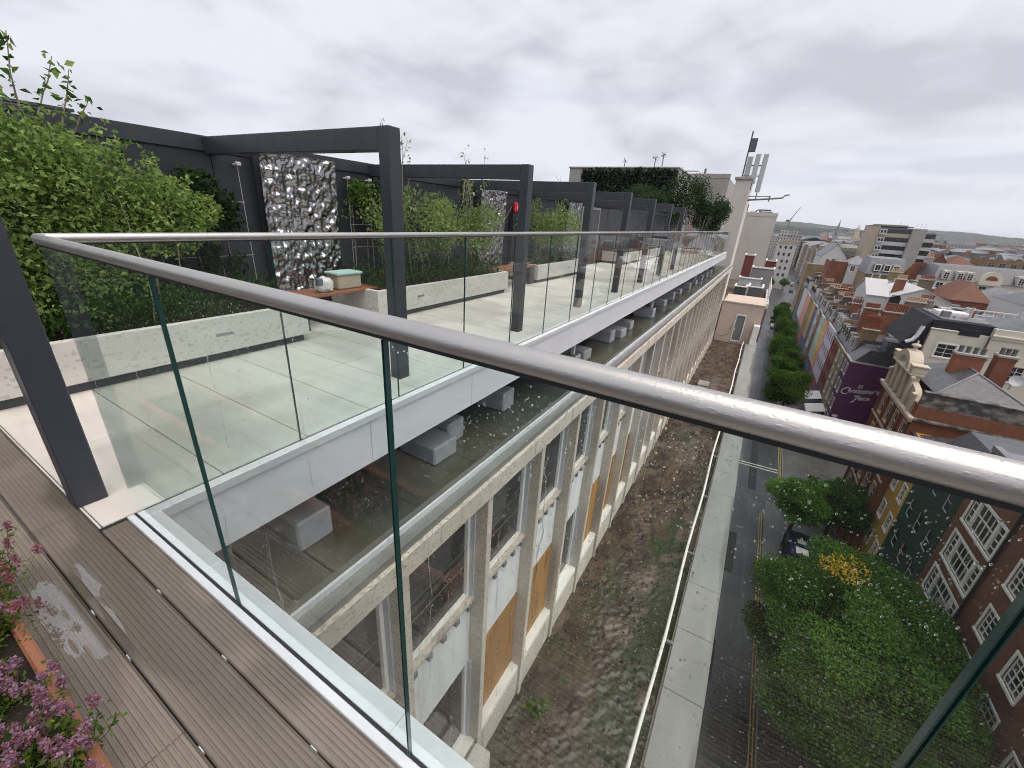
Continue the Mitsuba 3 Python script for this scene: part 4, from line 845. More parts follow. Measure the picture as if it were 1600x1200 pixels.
# mustard house
k = thing('mustard_house', 'narrow mustard yellow house with small white sash windows', 'house')
H = [(y, y + 0.95, zt - 1.6, zt) for zt in (-16.0, -19.0, -22.3, -25.6) for y in (45.0, 47.5)]
box_walls('', k, 'mustard', 16, 25, 44.5, 48.9, SZ, -14.9, street=H)
for a, b, c, d in H: swin(k, 16, a, b, c, d, style='multi', surround='white_paint')
put('roof', G().put([[15.8, 44.5, -14.95], [15.8, 48.45, -14.95], [25, 48.45, -13.6], [25, 44.5, -13.6]], [[0, 3, 2, 1]]).ply('slate'), k)
put('gutter', G().box(15.72, 15.85, 44.5, 48.9, -15.05, -14.9).ply('dark_grey'), k)
# red brick corner building with the ornate gable
k = thing('gabled_corner_building', 'red brick corner building with an ornate pale stone gable and hipped slate roof', 'building')
XG = 15.4
H = [(y, y + 1.1, zt - 2.0, zt) for zt in (-14.6, -18.2, -21.8, -25.4) for y in (49.6, 52.4, 54.9, 57.6)]
S = [(x, x + 1.0, -16.6, -14.9) for x in (15.9,)]
box_walls('', k, 'brick_red', XG, 23.6, 48.95, 60.6, SZ, -12.35, street=H)
for a, b, c, d in H: swin(k, XG, a, b, c, d, style='sash', surround='ornate_stone')
put('cornice', G().box(XG - 0.45, XG - 0.002, 48.6, 60.9, -13.75, -13.45, 0.05).box(XG - 0.3, XG - 0.002, 48.8, 60.7, -14.05, -13.751, 0.05).ply('ornate_stone'), k); put('cornice', G().box(XG - 0.3, 23.6, 48.62, 48.948, -13.75, -13.5, 0.05).ply('stained_stone'), k)
for z in (-17.4, -21.0, -24.6): put('string_course', G().box(XG - 0.12, XG - 0.002, 48.9, 60.7, z, z + 0.28, 0.03).ply('ornate_stone'), k)
for y in (49.1, 51.8, 54.3, 57.0, 59.9): put('pilaster_strip', G().box(XG - 0.10, XG - 0.002, y, y + 0.38, SZ, -14.06, 0.02).ply('brick_red'), k)
put('parapet', G().box(XG, 23.6, 48.95, 49.35, -12.349, -11.05).ply('stained_stone'), k); put('parapet', G().box(XG + 0.6, 23.6, 60.2, 60.6, -12.349, -11.3).ply('concrete_grey'), k)
put('parapet_coping', G().box(XG, 23.65, 48.85, 49.4, -11.05, -10.92, 0.03).ply('stained_stone'), k)
gb = put('gable', extr([(49.9, -13.44), (60.5, -13.44), (60.5, -11.6), (59.4, -11.4), (59.4, -10.4), (55.2, -10.4), (53.0, -10.4), (53.0, -11.2), (51.4, -11.5), (49.9, -12.6)], np.array([[0, 0, 1, XG], [1, 0, 0, 0], [0, 1, 0, 0], [0, 0, 0, 1.0]]), 0.5) and G().put(*extr([(49.9, -13.44), (60.5, -13.44), (60.5, -11.6), (59.4, -11.4), (59.4, -10.4), (53.0, -10.4), (53.0, -11.2), (51.4, -11.5), (49.9, -12.6)], np.array([[0, 0, 1, XG], [1, 0, 0, 0], [0, 1, 0, 0], [0, 0, 0, 1.0]]), 0.5)).ply('ornate_stone'), k)
for y in (50.2, 52.4, 54.2, 56.0, 57.8, 59.5): put('column', G().box(XG - 0.28, XG - 0.002, y, y + 0.42, -13.44, -10.9 if y > 52 and y < 59.4 else -11.9, 0.05).box(XG - 0.36, XG - 0.002, y - 0.08, y + 0.5, (-10.899 if y > 52 and y < 59.4 else -11.899), (-10.62 if y > 52 and y < 59.4 else -11.62), 0.04).ply('ornate_stone'), gb)
put('entablature', G().box(XG - 0.5, XG + 0.65, 52.7, 59.7, -10.619, -10.35, 0.06).ply('ornate_stone'), gb)
for y in (52.7, 59.0): put('cap_block', G().box(XG - 0.45, XG + 0.7, y, y + 0.95, -10.349, -9.7, 0.05).box(XG - 0.55, XG + 0.8, y - 0.1, y + 1.05, -9.699, -9.55, 0.03).ply('ornate_stone'), gb)
a = np.linspace(0, np.pi, 17); arc = [(56.4 + 2.3 * math.cos(t), -10.35 + 1.55 * math.sin(t)) for t in a] + [(56.4 + 1.25 * math.cos(t), -10.35 + 0.95 * math.sin(t)) for t in a[::-1]]
put('pediment', G().put(*extr(arc, np.array([[0, 0, 1, XG - 0.45], [1, 0, 0, 0], [0, 1, 0, 0], [0, 0, 0, 1.0]]), 1.1)).ply('ornate_stone'), gb)
v, f = lathe([(0.0, 0), (0.42, 0), (0.42, 0.14), (0.2, 0.25), (0.16, 0.5), (0.36, 0.62), (0.40, 0.78), (0.28, 0.95), (0.10, 1.05), (0.06, 1.4), (0.0, 1.45)], 12)
put('finial', mikit.ply((v * [1, 1, 0.75] + [XG + 0.1, 56.4, -8.85], f), 'ornate_stone', 40), gb)
r_ = put('roof', hip(16.3, 22.6, 49.6, 60.2, -11.15, -9.35, 'y', 3.3).ply('slate'), k)
rg = G(); A, B = (19.45, 52.9, -9.33), (19.45, 56.9, -9.33)
for p, q in [((16.3, 49.6, -11.13), A), ((22.6, 49.6, -11.13), A), (A, B)]: rg.tube(p, q, 0.09, n=8)
put('ridge', rg.ply('roof_lead', 40), r_)
put('roof_apron', G().put([[15.95, 49.4, -11.3], [22.9, 49.4, -11.3], [22.6, 49.6, -11.15], [16.3, 49.6, -11.15]], [[0, 1, 2, 3]]).ply('roof_black'), r_)
chimney(k, 18.05, 20.15, 54.6, 55.5, -11, -8.0, 4, 'brick_red', 'steel_dark', 0.62, 'x', 'concrete_grey')
chimney(k, 20.95, 22.15, 54.8, 55.8, -11.4, -7.7, 3, 'brick_red', 'steel_dark', 0.62, 'x', 'concrete_grey')
def aerial(lab, x, y, z, h, n=5, group=None):
    q = thing('roof_aerial', lab, 'aerial', group); put('mast', G().tube((x, y, z), (x, y, z + h), 0.03, n=6).ply('steel_dark'), q)
    g = G().tube((x - 0.5, y, z + h * 0.92), (x + 0.5, y, z + h * 0.92), 0.014, n=5)
    for i in range(n): g.tube((x - 0.45 + 0.9 * i / (n - 1), y - 0.22, z + h * 0.92), (x - 0.45 + 0.9 * i / (n - 1), y + 0.22, z + h * 0.92), 0.010, n=4)
    put('antenna', g.ply('steel_dark'), q)
aerial('thin television aerial between the two brick chimneys', 20.6, 54.9, -10, 2.0)
k = thing('satellite_dish', 'grey satellite dish on the slate roof beside the right chimney', 'satellite dish'); v, f = lathe([(0.0, 0.0), (0.2, 0.02), (0.38, 0.09), (0.5, 0.18), (0.5, 0.20), (0.36, 0.11), (0.0, 0.02)], 16)
Rr = np.eye(4); Rr[:3, :3] = np.array([[1, 0, 0], [0, 0.3, -0.95], [0, 0.95, 0.3]]); put('dish', mikit.ply(((v @ Rr[:3, :3].T) + [22.2, 53.6, -9.6], f), 'pale_grey', 40), k); put('arm', G().tube((22.2, 53.75, -9.6), (22.3, 54.2, -10.6), 0.04, n=6).ply('mid_grey'), k)

# purple house with painted sign
k = thing('purple_house', 'deep purple end house with white painted lettering on its side wall', 'house')
H = [(y, y + 0.95, zt - 1.75, zt) for zt in (-17.9, -21.1, -24.2, -27.3) for y in (83.9, 86.3)]
box_walls('', k, 'purple_render', 16, 24, 82.8, 88.4, SZ, -17.2, street=H)
for a, b, c, d in H: swin(k, 16, a, b, c, d, style='multi', surround='white_paint')
put('coping', G().box(15.9, 24, 82.72, 83.1, -17.199, -16.98, 0.02).box(15.9, 16.25, 83.1, 88.4, -17.199, -16.98, 0.02).ply('concrete_grey'), k)
put('roof', G().put([[16.3, 83.1, -17.1], [16.3, 88.4, -17.1], [17.9, 88.4, -14.9], [17.9, 83.1, -14.9], [24, 83.1, -14.7], [24, 88.4, -14.7], [24, 83.1, -17.1], [24, 88.4, -17.1]], [[0, 3, 2, 1], [3, 4, 5, 2], [0, 6, 4, 3]]).ply('slate'), k)
put('cable', G().tube((16.7, 82.78, -18.6), (21.5, 82.78, -20.3), 0.05, n=5).ply('dark_grey'), k)
def script(text, h, x, z, tilt, shear=0.32, stretch=1.0):
    m = meshkit.text_mesh(text, h, 0.03, True); v = np.asarray(m.vertices) * [stretch, 1, 1]
    v[:, 0] += shear * v[:, 1]; c, s = math.cos(tilt), math.sin(tilt)
    return np.stack([x + c * v[:, 0] - s * v[:, 1], 82.79 - v[:, 2], z + s * v[:, 0] + c * v[:, 1]], 1), np.asarray(m.faces)[:, ::-1]
TL = 0.17
t = G().put(*script("hristopher's", 0.62, 17.0, -22.26, TL, 0.3, 0.83)); put('lettering_christophers', t.ply('car_white'), k)
t = G().put(*script('St', 0.5, 18.0, -21.2, TL)); put('lettering_st', t.ply('car_white'), k)
t = G().put(*script('lace', 0.62, 18.6, -23.2, TL, 0.3, 0.9)); put('lettering_place', t.ply('car_white'), k)
def swash(pts, w):
    from shapely.geometry import LineString
    pg = LineString(pts).buffer(w); return G().put(*extr(list(pg.exterior.coords), np.array([[1, 0, 0, 0], [0, 0, -1, 82.79], [0, 1, 0, 0], [0, 0, 0, 1.0]]), 0.03))
a = np.linspace(0.5, 5.4, 26); put('lettering_capital_c', swash([(16.78 + 0.50 * math.cos(t) + 0.18 * math.sin(t), -22.0 + 0.58 * math.sin(t)) for t in a], 0.075).ply('car_white'), k)
put('lettering_capital_p', swash([(17.9, -23.75), (18.1, -23.72), (18.3, -23.3), (18.5, -22.55), (18.15, -22.6)] , 0.07).ply('car_white'), k); put('lettering_capital_p', swash([(18.4, -22.58), (18.7, -22.5), (18.85, -22.65), (18.75, -22.9), (18.4, -22.98)], 0.07).ply('car_white'), k)
put('plaque', G().box(16.25, 17.0, 82.74, 82.798, -26.9, -26.5, 0.01).ply('white_paint'), k)

# the receding row of narrow street houses
ROW = [(88.42, 96.2, 'olive', 'olive brown brick house next to the purple one with pale sash windows', -17.2, 'white_paint'), (96.22, 104.4, 'brick_brown', 'brown house with crimson framed windows in the receding row', -17.2, 'crimson'),
       (104.42, 115.4, 'lilac', 'pale lilac rendered house front with crimson windows', -16.7, 'crimson'), (115.42, 117.6, 'pinkish', 'slim salmon pink house in the receding row', -16.0, 'white_paint'),
       (117.62, 123.8, 'ochre', 'ochre orange house in the receding row', -17.3, 'white_paint'), (123.82, 130.6, 'mint', 'mint green house in the receding row', -17.2, 'white_paint'), (130.62, 137, 'brick_brown', 'brown brick house beyond the mint one', -17.0, 'white_paint'),
       (137.02, 143, 'white_wall', 'white fronted house with dark ground floor in the row', -17.4, 'navy'), (143.02, 149, 'navy', 'navy blue house in the receding row', -17.4, 'white_paint'), (149.02, 157, 'mustard', 'mustard fronted house far along the row', -17.6, 'white_paint'),
       (157.02, 168, 'brick_stock', 'stock brick house far along the row', -17.4, 'white_paint'), (168.02, 182, 'pinkish', 'dusty pink house near the far end of the row', -17.6, 'white_paint'), (182.02, 198, 'white_wall', 'long white house near the far end of the row', -18.0, 'navy'), (198.02, 213, 'brick_dark', 'dark brick house at the very end of the row', -17.6, 'white_paint')]
for i, (y0, y1, m_, lab, zt, fm) in enumerate(ROW):
    k = thing('terraced_house', lab, 'house'); n = max(1, int((y1 - y0) / 2.6)); p = (y1 - y0) / n
    H = [(y0 + p * (q + 0.5) - 0.52, y0 + p * (q + 0.5) + 0.52, z - 1.85, z) for q in range(n) for z in (zt - 0.9, zt - 4.1, zt - 7.2)] if y1 < 160 else []
    box_walls('', k, m_, 16, 24, y0, y1, SZ, zt, street=H, depth=0.15)
    for a, b, c, d in H: swin(k, 16, a, b, c, d, style='sash' if i % 2 else 'multi', fm=fm, surround=('white_paint' if fm == 'white_paint' else fm) if i < 2 else None)
    put('cornice', G().box(15.82, 16.12, y0, y1, zt + 0.001, zt + 0.2, 0.03).ply(['concrete_grey', 'mid_grey', 'white_wall'][i % 3]), k)
    put('shopfront', G().box(15.85, 15.998, y0 + 0.15, y1 - 0.15, SZ, SZ + 3.3, 0.02).ply(['dark_grey', 'navy', 'crimson', 'slate_blue'][i % 4]), k)
    zr = zt + 2.7 + 0.4 * rng.random()
    rf = put('roof', G().put([[16.3, y0, zt + 0.05], [16.3, y1, zt + 0.05], [17.7, y1, zr], [17.7, y0, zr], [24, y0, zr + 0.1], [24, y1, zr + 0.1], [24, y0, zt], [24, y1, zt]], [[0, 3, 2, 1], [3, 4, 5, 2], [0, 6, 4, 3], [1, 2, 5, 7]]).ply('slate_wet' if i % 3 else 'slate'), k)
    for q in range(n):
        yc = y0 + p * (q + 0.5); dk = put('dormer', G().box(16.75, 19.0, yc - 0.75, yc + 0.75, zt + 0.25, zr - 0.25).ply('roof_black' if i % 2 else 'white_wall'), k)
        put('dormer_roof', G().box(16.6, 19.1, yc - 0.86, yc + 0.86, zr - 0.249, zr - 0.11, 0.02).ply('roof_lead'), dk)
        if y0 < 150: swin(k, 16.745, yc - 0.6, yc + 0.6, zt + 0.45, zr - 0.4, style='sash', rec=0.0)
    clutter(k, 18, 22.5, y0 + 0.5, y1 - 0.8, zr + 0.05, int((y1 - y0) * 0.7))
    put('party_wall', G().box(16.6, 24, y1 - 0.2, y1 + 0.15, zt, zr + 0.55).ply('brick_stock' if i % 2 else 'brick_dark'), k)
    if i in (0,): chimney(k, 17.1, 19.2, 88.6, 89.8, zt, -12.5, 7, 'brick_stock', 'pot_red', 2.2)
    elif i == 1: chimney(k, 17.5, 19.6, 95.6, 96.7, zt, -9.9, 6, 'brick_red', 'pot_red', 0.8); chimney(k, 20.2, 23.4, 95.4, 96.6, zt, -10.1, 9, 'brick_red', 'pot_red', 1.4)
    elif i == 2: chimney(k, 19.0, 22.0, 104.3, 105.4, zt, -12.0, 6, 'brick_dark', 'pot_red', 0.9); chimney(k, 18.6, 22.8, 114.8, 115.9, zt, -11.6, 8, 'brick_red', 'pot_red', 0.8)
    else: chimney(k, 18.5 + rng.random(), 21 + 1.2 * rng.random(), y1 - 0.7, y1 + 0.5, zt, zr + 1.6 + rng.random(), 5, ['brick_stock', 'brick_red', 'brick_dark'][i % 3], 'pot_red' if i % 3 else 'pot_buff', 0.8)
for i, (x, y, z, n) in enumerate([(25.0, 92, -10.6, 5), (27.5, 99, -11.0, 6), (25.5, 108, -9.2, 7), (28.5, 112.6, -9.0, 5), (25, 118.5, -6.0, 4), (32, 132.2, -6.4, 6), (29, 146.1, -6.2, 6), (22, 160, -12.5, 6), (19.5, 176, -12.6, 5)]):
    k = thing('chimney_stack', ['squat', 'long', 'tall', 'leaning sooty', 'narrow', 'broad', 'far broad', 'far brown', 'furthest'][i] + ' brick chimney stack with red pots rising among the rear roofs', 'chimney'); chimney(k, x, x + 0.42 * n, y, y + 0.9, -16, z, n, ['brick_stock', 'brick_red', 'brick_dark'][i % 3], 'pot_red' if i % 2 else 'pot_buff', 0.8)
for i, (y0, y1) in enumerate([(86.5, 91), (93.5, 98.5)]):
    k = thing('shop_awning', ['white fabric awning low under the purple house', 'pale blue white awning beyond, half hidden by street trees'][i], 'awning')
    put('canopy', G().put([[15.95, y0, -27.6], [15.95, y1, -27.6], [13.2, y1, -28.4], [13.2, y0, -28.4], [13.2, y1, -28.75], [13.2, y0, -28.75]], [[0, 3, 2, 1], [3, 5, 4, 2]]).ply('white_paint'), k); put('arm', G().tube((15.9, y0 + 0.3, -28.6), (13.3, y0 + 0.3, -28.5), 0.03, n=5).ply('steel_dark'), k)

# cream rendered block with black roof storey
k = thing('cream_block', 'big cream rendered block with white sash windows and black roof storey', 'building')
Sd = [(22.6, 24.45, -12.6, -10.85), (30.0, 31.2, -14.3, -12.3), (33.0, 34.4, -14.0, -12.2), (22.7, 24.3, -16.4, -14.4), (26.5, 28.0, -16.4, -14.4)]
box_walls('', k, 'cream_render', 21.35, 27.0, 75, 86, SZ, -9.1, side=[h for h in Sd if h[1] < 27])
for a, b, c, d in [h for h in Sd if h[1] < 27]: fwin(k, 75, a, b, c, d, style='multi', surround='white_paint')
put('coping', G().box(21.25, 24.0, 74.9, 75.3, -9.099, -8.95, 0.02).ply('cream_render'), k)
rr = put('roof_storey', G().box(21.35, 27.3, 75.35, 86, -9.05, -7.9).box(24.0, 26.0, 74.93, 75.4, -9.4, -8.6, 0.01).ply('roof_black'), k)
put('roof_deck', G().box(22.2, 26.9, 76.2, 85.2, -7.899, -7.7, 0.03).ply('roof_lead'), rr); clutter(rr, 22.4, 25.5, 76.4, 79.5, -7.7, 5); clutter(rr, 22.4, 25.5, 82.6, 85, -7.7, 4); put('white_shelter', G().box(22.6, 25.9, 80, 82.5, -7.69, -7.25, 0.03).ply('white_paint'), rr)
put('downpipe', G().tube((26.95, 74.9, SZ), (26.95, 74.9, -9.1), 0.05, n=6).ply('dark_grey'), k)
put('lean_to', G().put([[19.0, 75.5, -11.6], [21.3, 75.5, -7.9], [21.3, 86, -7.9], [19.0, 86, -11.6], [19.0, 75.5, -14], [21.3, 75.5, -14]], [[0, 1, 2, 3], [0, 4, 5, 1]]).ply('roof_black'), k)
dk = thing('vent_duct', 'bent silver ventilation duct climbing the black roof slope', 'duct'); put('', G().path([(19.3, 75.0, -11.3), (19.9, 75.0, -10.9), (20.2, 75.0, -10.2), (20.45, 75.1, -8.9)], [0.26] * 4, 10).ply('aluminium', 40), dk, self_=True)
k = thing('cream_block', 'second cream rendered block with a moulded cornice at the right edge', 'building')
Sd = [(29.9, 31.2, -14.3, -12.3), (33.2, 34.6, -14.0, -12.2), (29.9, 31.2, -18, -16), (33.2, 34.6, -18, -16)]
box_walls('', k, 'cream_render', 27.02, 40, 74.6, 86, SZ, -8.0, side=Sd)
for a, b, c, d in Sd: fwin(k, 74.6, a, b, c, d, style='multi', surround='cream_render')
put('cornice', G().box(26.95, 40, 74.35, 74.598, -9.0, -8.75, 0.04).box(26.95, 40, 74.45, 74.598, -9.3, -9.001, 0.03).ply('cream_render'), k); put('roof', hip(27.3, 39, 75, 85, -7.99, -6.8, 'x').ply('slate'), k)
k = thing('dark_dormer_block', 'dark slate clad roof extension with one white sash window above the purple wall', 'building')
box_walls('', k, 'slate_blue', 19.65, 22.3, 83.3, 86.5, -17.1, -13.9, side=[(20.8, 22.0, -16.3, -14.5)]); fwin(k, 83.3, 20.8, 22.0, -16.3, -14.5, style='multi', surround='white_paint'); put('roof', G().box(19.5, 22.4, 83.15, 86.6, -13.899, -13.1, 0.03).ply('roof_lead'), k)
# mid-ground blocks, set out by their real places
def block(name, lab, x0, x1, y0, y1, zt, mat_, roof='roof_lead', kind='flat', side=(), style='multi', zr=None, along='x', sur=None, cat='building'):
    k = thing(name, lab, cat); box_walls('', k, mat_, x0, x1, y0, y1, SZ, zt, side=side, depth=0.15)
    for a, b, c, d in side: fwin(k, y0, a, b, c, d, style=style, surround=sur)
    if kind == 'flat':
        put('roof', G().box(x0 + 0.25, x1 - 0.25, y0 + 0.25, y1 - 0.25, zt + 0.001, zt + 0.06).ply(roof), k); put('parapet', G().box(x0 - 0.05, x1 + 0.05, y0 - 0.05, y0 + 0.24, zt + 0.001, zt + 0.5, 0.02).ply(mat_), k); put('parapet', G().box(x0 - 0.05, x0 + 0.24, y0 + 0.241, y1, zt + 0.001, zt + 0.5, 0.02).ply(mat_), k)
        clutter(k, x0 + 0.8, x1 - 2.2, y0 + 0.8, y1 - 1.5, zt + 0.06, int((x1 - x0) * (y1 - y0) / 14))
    elif kind == 'gable':
        g, e = gable_roof(x0, x1, y0, y1, zt, zr, along); put('roof', g.ply(roof), k); [put('gable_end', G().quad(*t).ply(mat_), k) for t in e]
    elif kind == 'hip': put('roof', hip(x0 - 0.2, x1 + 0.2, y0 - 0.2, y1 + 0.2, zt + 0.002, zr, along).ply(roof), k)
    return k
block('rear_block', 'low flat roofed rear block with grey roof behind the purple house', 24.05, 30, 88, 100, -13.2, 'brick_dark')
block('rear_block', 'rear block with pale sheet roof behind the lilac house', 24.05, 31, 100.5, 113, -11.6, 'grey_wall', 'pale_grey')
block('white_hall', 'white walled hall with an arched dark opening', 20.4, 23.8, 114.5, 128, -9.4, 'white_wall', 'pale_grey', 'gable', zr=-6.6, along='x')
k = block('white_shed_roof', 'long pale grey metal roofed hall right of the white hall', 23.85, 34, 114.5, 132, -9.6, 'white_wall', 'pale_grey', 'gable', zr=-7.2, along='y'); put('arched_opening', G().put(*extr([(24.2 + 0.9 + 0.9 * math.cos(t), -9.7 + 0.75 * math.sin(t)) for t in np.linspace(0, np.pi, 13)] + [(24.2, -11), (26.0, -11)], np.array([[1, 0, 0, 0], [0, 0, -1, 114.49], [0, 1, 0, 0], [0, 0, 0, 1.0]]), 0.05)).ply('window_dark'), k)
block('stock_brick_block', 'yellow brick block with four dark windows and white parapet lines', 15.9, 31.5, 216, 232, -10.4, 'brick_stock', 'roof_lead', side=[(24 + 2.0 * i, 25.3 + 2.0 * i, -13.3, -11.2) for i in range(4)], style='plain', sur='white_paint')
k = thing('stock_brick_block', 'ochre brick rear block with white coping strips behind the row', 'building'); box_walls('', k, 'brick_stock', 24.2, 37, 133, 146, SZ, -8.6, side=[(24.8 + 1.9 * i, 26.0 + 1.9 * i, -11.2, -9.2) for i in range(4)]); [fwin(k, 133, 24.8 + 1.9 * i, 26.0 + 1.9 * i, -11.2, -9.2, style='plain') for i in range(4)]
put('coping', G().box(24.1, 34, 132.9, 133.3, -8.599, -8.35, 0.02).box(24.1, 32.5, 132.9, 132.995, -11.6, -11.4).ply('white_paint'), k); put('roof', G().box(24.4, 37, 133.3, 146, -8.59, -8.45).ply('roof_lead'), k); clutter(k, 25, 35, 134, 145, -8.45, 14)
k = block('grey_mansard_block', 'brick block with big grey mansard roof and three white dormer windows', 27.2, 39.5, 165, 180, -8.55, 'brick_stock', 'roof_lead', None)
put('roof', G().put([[27.0, 164.8, -8.5], [36.2, 164.8, -8.5], [35.6, 167.2, -3.9], [27.6, 167.2, -3.9], [27.6, 178, -3.7], [35.6, 178, -3.7], [36.2, 180, -8.5], [27.0, 180, -8.5]], [[0, 1, 2, 3], [3, 2, 5, 4], [1, 6, 5, 2], [0, 3, 4, 7]]).ply('roof_lead'), k)
for i in range(3): x = 28.6 + 2.15 * i; put('dormer', G().box(x, x + 1.7, 164.9, 168, -7.5, -5.5, 0.03).ply('roof_lead'), k); fwin(k, 164.88, x + 0.2, x + 1.5, -7.3, -5.7, style='two', rec=0.0, surround='white_paint')
put('gable', G().put(*extr([(35.2, -8.5), (39.4, -8.5), (39.4, -4.0), (37.8, -4.0), (36.9, -4.6), (36.2, -6.2)], np.array([[1, 0, 0, 0], [0, 0, -1, 164.9], [0, 1, 0, 0], [0, 0, 0, 1.0]]), 0.4)).ply('brick_red'), k)
chimney(k, 39.6, 41.2, 166, 168, -10, -2.6, 4, 'concrete_grey', 'pot_buff', 0.9)
block('slate_terrace', 'grey slate roofed terrace with pale gable lines beyond the row', 21, 30.2, 233, 262, -7.3, 'white_wall', 'slate', 'gable', zr=-1.6, along='y')
block('red_brick_block', 'small orange red brick block with grey roof beyond the row', 20.2, 25.4, 190, 204, -7.3, 'brick_red', 'roof_lead', 'flat'); block('rear_block', 'pale grey rooftop block with two white dormers', 25.6, 31, 188, 203, -7.4, 'white_wall', 'roof_lead', 'hip', zr=-4.5, side=[(26.3, 27.6, -9.6, -7.9), (28.6, 29.9, -9.6, -7.9)], sur='white_paint')
# concrete office tower
k = thing('office_tower', 'tall grey concrete office tower with stacked window bands above the rooftops', 'building')
put('core', G().box(34.3, 37.2, 230.0, 246, SZ, 6.2, 0.05).ply('tan_wall'), k); put('core', G().box(47.2, 51.6, 229.2, 246, SZ, 5.9, 0.05).ply('concrete_grey'), k)
put('wall', G().box(37.2, 47.2, 230.6, 245, SZ, 5.9).box(51.6, 55.0, 231.5, 245, SZ, 4.6).ply('grey_wall'), k)
for i in range(6):
    z = 3.7 - 3.15 * i
    put('spandrel', G().box(37.25, 47.15, 230.2, 230.598, z - 1.5, z, 0.03).ply('pale_grey' if i else 'tan_wall'), k); put('window_band', G().box(38.6, 47.15, 230.5, 230.62, z + 0.001, z + 1.6).ply('window_dark'), k)
    put('bay', G().box(37.25, 39.6, 229.6, 230.198, z - 0.6, z + 1.5, 0.03).ply('white_wall'), k); put('window', G().box(37.6, 38.3, 229.55, 229.598, z + 0.1, z + 1.1).box(38.6, 39.3, 229.55, 229.598, z + 0.1, z + 1.1).ply('window_dark'), k)
    put('spandrel', G().box(51.61, 55.2, 231.0, 231.498, z - 2.6, z - 1.3, 0.03).ply('pale_grey'), k); put('window_band', G().box(51.7, 55.1, 231.3, 231.51, z - 1.29, z + 0.5).ply('window_dark'), k)
put('roof_plant', G().box(36, 46, 233, 242, 5.9, 7.0, 0.1).box(34.2, 47.3, 229.9, 246, 6.2, 6.5, 0.03).ply('mid_grey'), k)
for i, x in enumerate((43, 45.5, 48.2, 49.5, 50.8)): aerial(['leftmost', 'second', 'middle', 'fourth', 'rightmost'][i] + ' small aerial on the office tower roof', x, 231, 6.2, 1.6, 4, 'aerials on the office tower')
# white dormered block
k = block('dormered_block', 'long cream and grey block with tall white dormers under a slate roof', 38.7, 62, 150, 166, -7.2, 'cream_render', 'slate', None, side=[(39.6, 41.0, -10.2, -8.0), (43.6, 45.0, -10.2, -8.0), (47.6, 49, -10.2, -8)], sur='white_paint')
put('roof', G().put([[38.5, 149.7, -7.15], [62, 149.7, -7.15], [62, 153, -4.0], [39.6, 153, -4.0], [39.6, 165, -3.8], [62, 165, -3.8], [38.5, 166, -7.15]], [[0, 1, 2, 3], [3, 2, 5, 4], [0, 3, 4, 6]]).ply('slate'), k)
for i, x in enumerate((40.0, 42.6, 44.4, 53.5)): put('dormer', G().box(x, x + 1.35, 149.4, 153, -7.1, -4.9, 0.03).ply('white_wall'), k); fwin(k, 149.38, x + 0.15, x + 1.2, -6.9, -5.3, style='multi', rec=0.0)
a = np.linspace(0, np.pi, 13); put('arched_gable', G().put(*extr([(48.9 + 2.0 * math.cos(t), -6.2 + 1.9 * math.sin(t)) for t in a] + [(46.9, -7.6), (50.9, -7.6)], np.array([[1, 0, 0, 0], [0, 0, -1, 149.6], [0, 1, 0, 0], [0, 0, 0, 1.0]]), 0.6)).ply('cream_render'), k)
put('arch_window', G().put(*extr([(48.9 + 1.1 * math.cos(t), -6.4 + 1.1 * math.sin(t)) for t in a], np.array([[1, 0, 0, 0], [0, 0, -1, 148.99], [0, 1, 0, 0], [0, 0, 0, 1.0]]), 0.03)).ply('brick_red'), k)
block('brown_gable_house', 'brown brick house with a broad hipped gable before the dormered block', 34.8, 41, 120, 134, -9.2, 'brick_red', 'roof_tile_red', 'hip', zr=-5.6, along='y'); block('brown_gable_house', 'stock brick house with steep red chimney wall right of the broad gable', 41.2, 47, 121, 134, -9.0, 'brick_stock', 'roof_lead', 'hip', zr=-6.6, along='y')
block('white_corner_house', 'white corner house with slate roof at the right edge', 39.6, 52, 104, 117, -7.4, 'white_wall', 'slate', 'hip', zr=-4.2, along='x', side=[(40.6, 41.8, -10.0, -8.0), (43, 44.2, -10, -8)], sur='pale_grey')
block('rear_block', 'low grey roofed block with white steel frame before the brown gable house', 31.5, 39.2, 100, 118, -10.6, 'brick_dark', 'roof_lead', 'flat')
k = thing('roof_frame', 'white steel roof frame standing on the low grey block', 'frame')
for i in range(5): put('post', G().box(33 + 1.2 * i, 33.12 + 1.2 * i, 101, 101.12, -10.53, -8.8).ply('white_paint'), k)
for z in (-8.8, -9.6): put('beam', G().box(32.8, 38.2, 100.95, 101.17, z, z + 0.14).ply('white_paint'), k)
block('red_gable_house', 'steep orange red tiled gable beyond the grey mansard block', 57, 61.5, 231, 245, -6.4, 'brick_red', 'roof_tile_red', 'gable', zr=-2.6, along='y'); block('red_gable_house', 'wider red brick gabled house right of the steep orange gable', 62, 70, 232, 246, -6.2, 'brick_red', 'roof_tile_red', 'hip', zr=-3.2, along='y')
block('black_roof_block', 'long low block with a black flat roof', 56.5, 68.8, 200, 214, -7.0, 'dark_grey', 'roof_black', 'hip', zr=-5.3, along='x'); block('yellow_brick_block', 'yellow stock brick block with pale window strips at the right edge', 81.2, 100, 260, 278, -4.2, 'brick_stock', 'roof_lead', 'flat', side=[(82 + 3.4 * i, 84 + 3.4 * i, -7.5, -5.2) for i in range(5)])
k = block('white_corner_block', 'tall white corner block far down the street with rows of dark windows', 4.3, 14.2, 308, 330, -4.8, 'white_wall', 'brick_dark', 'hip', zr=-1.4, along='x', side=[(5.6 + 2.7 * i, 6.9 + 2.7 * i, -7.8 - 4.0 * j, -5.9 - 4.0 * j) for i in range(3) for j in range(5)], style='plain')
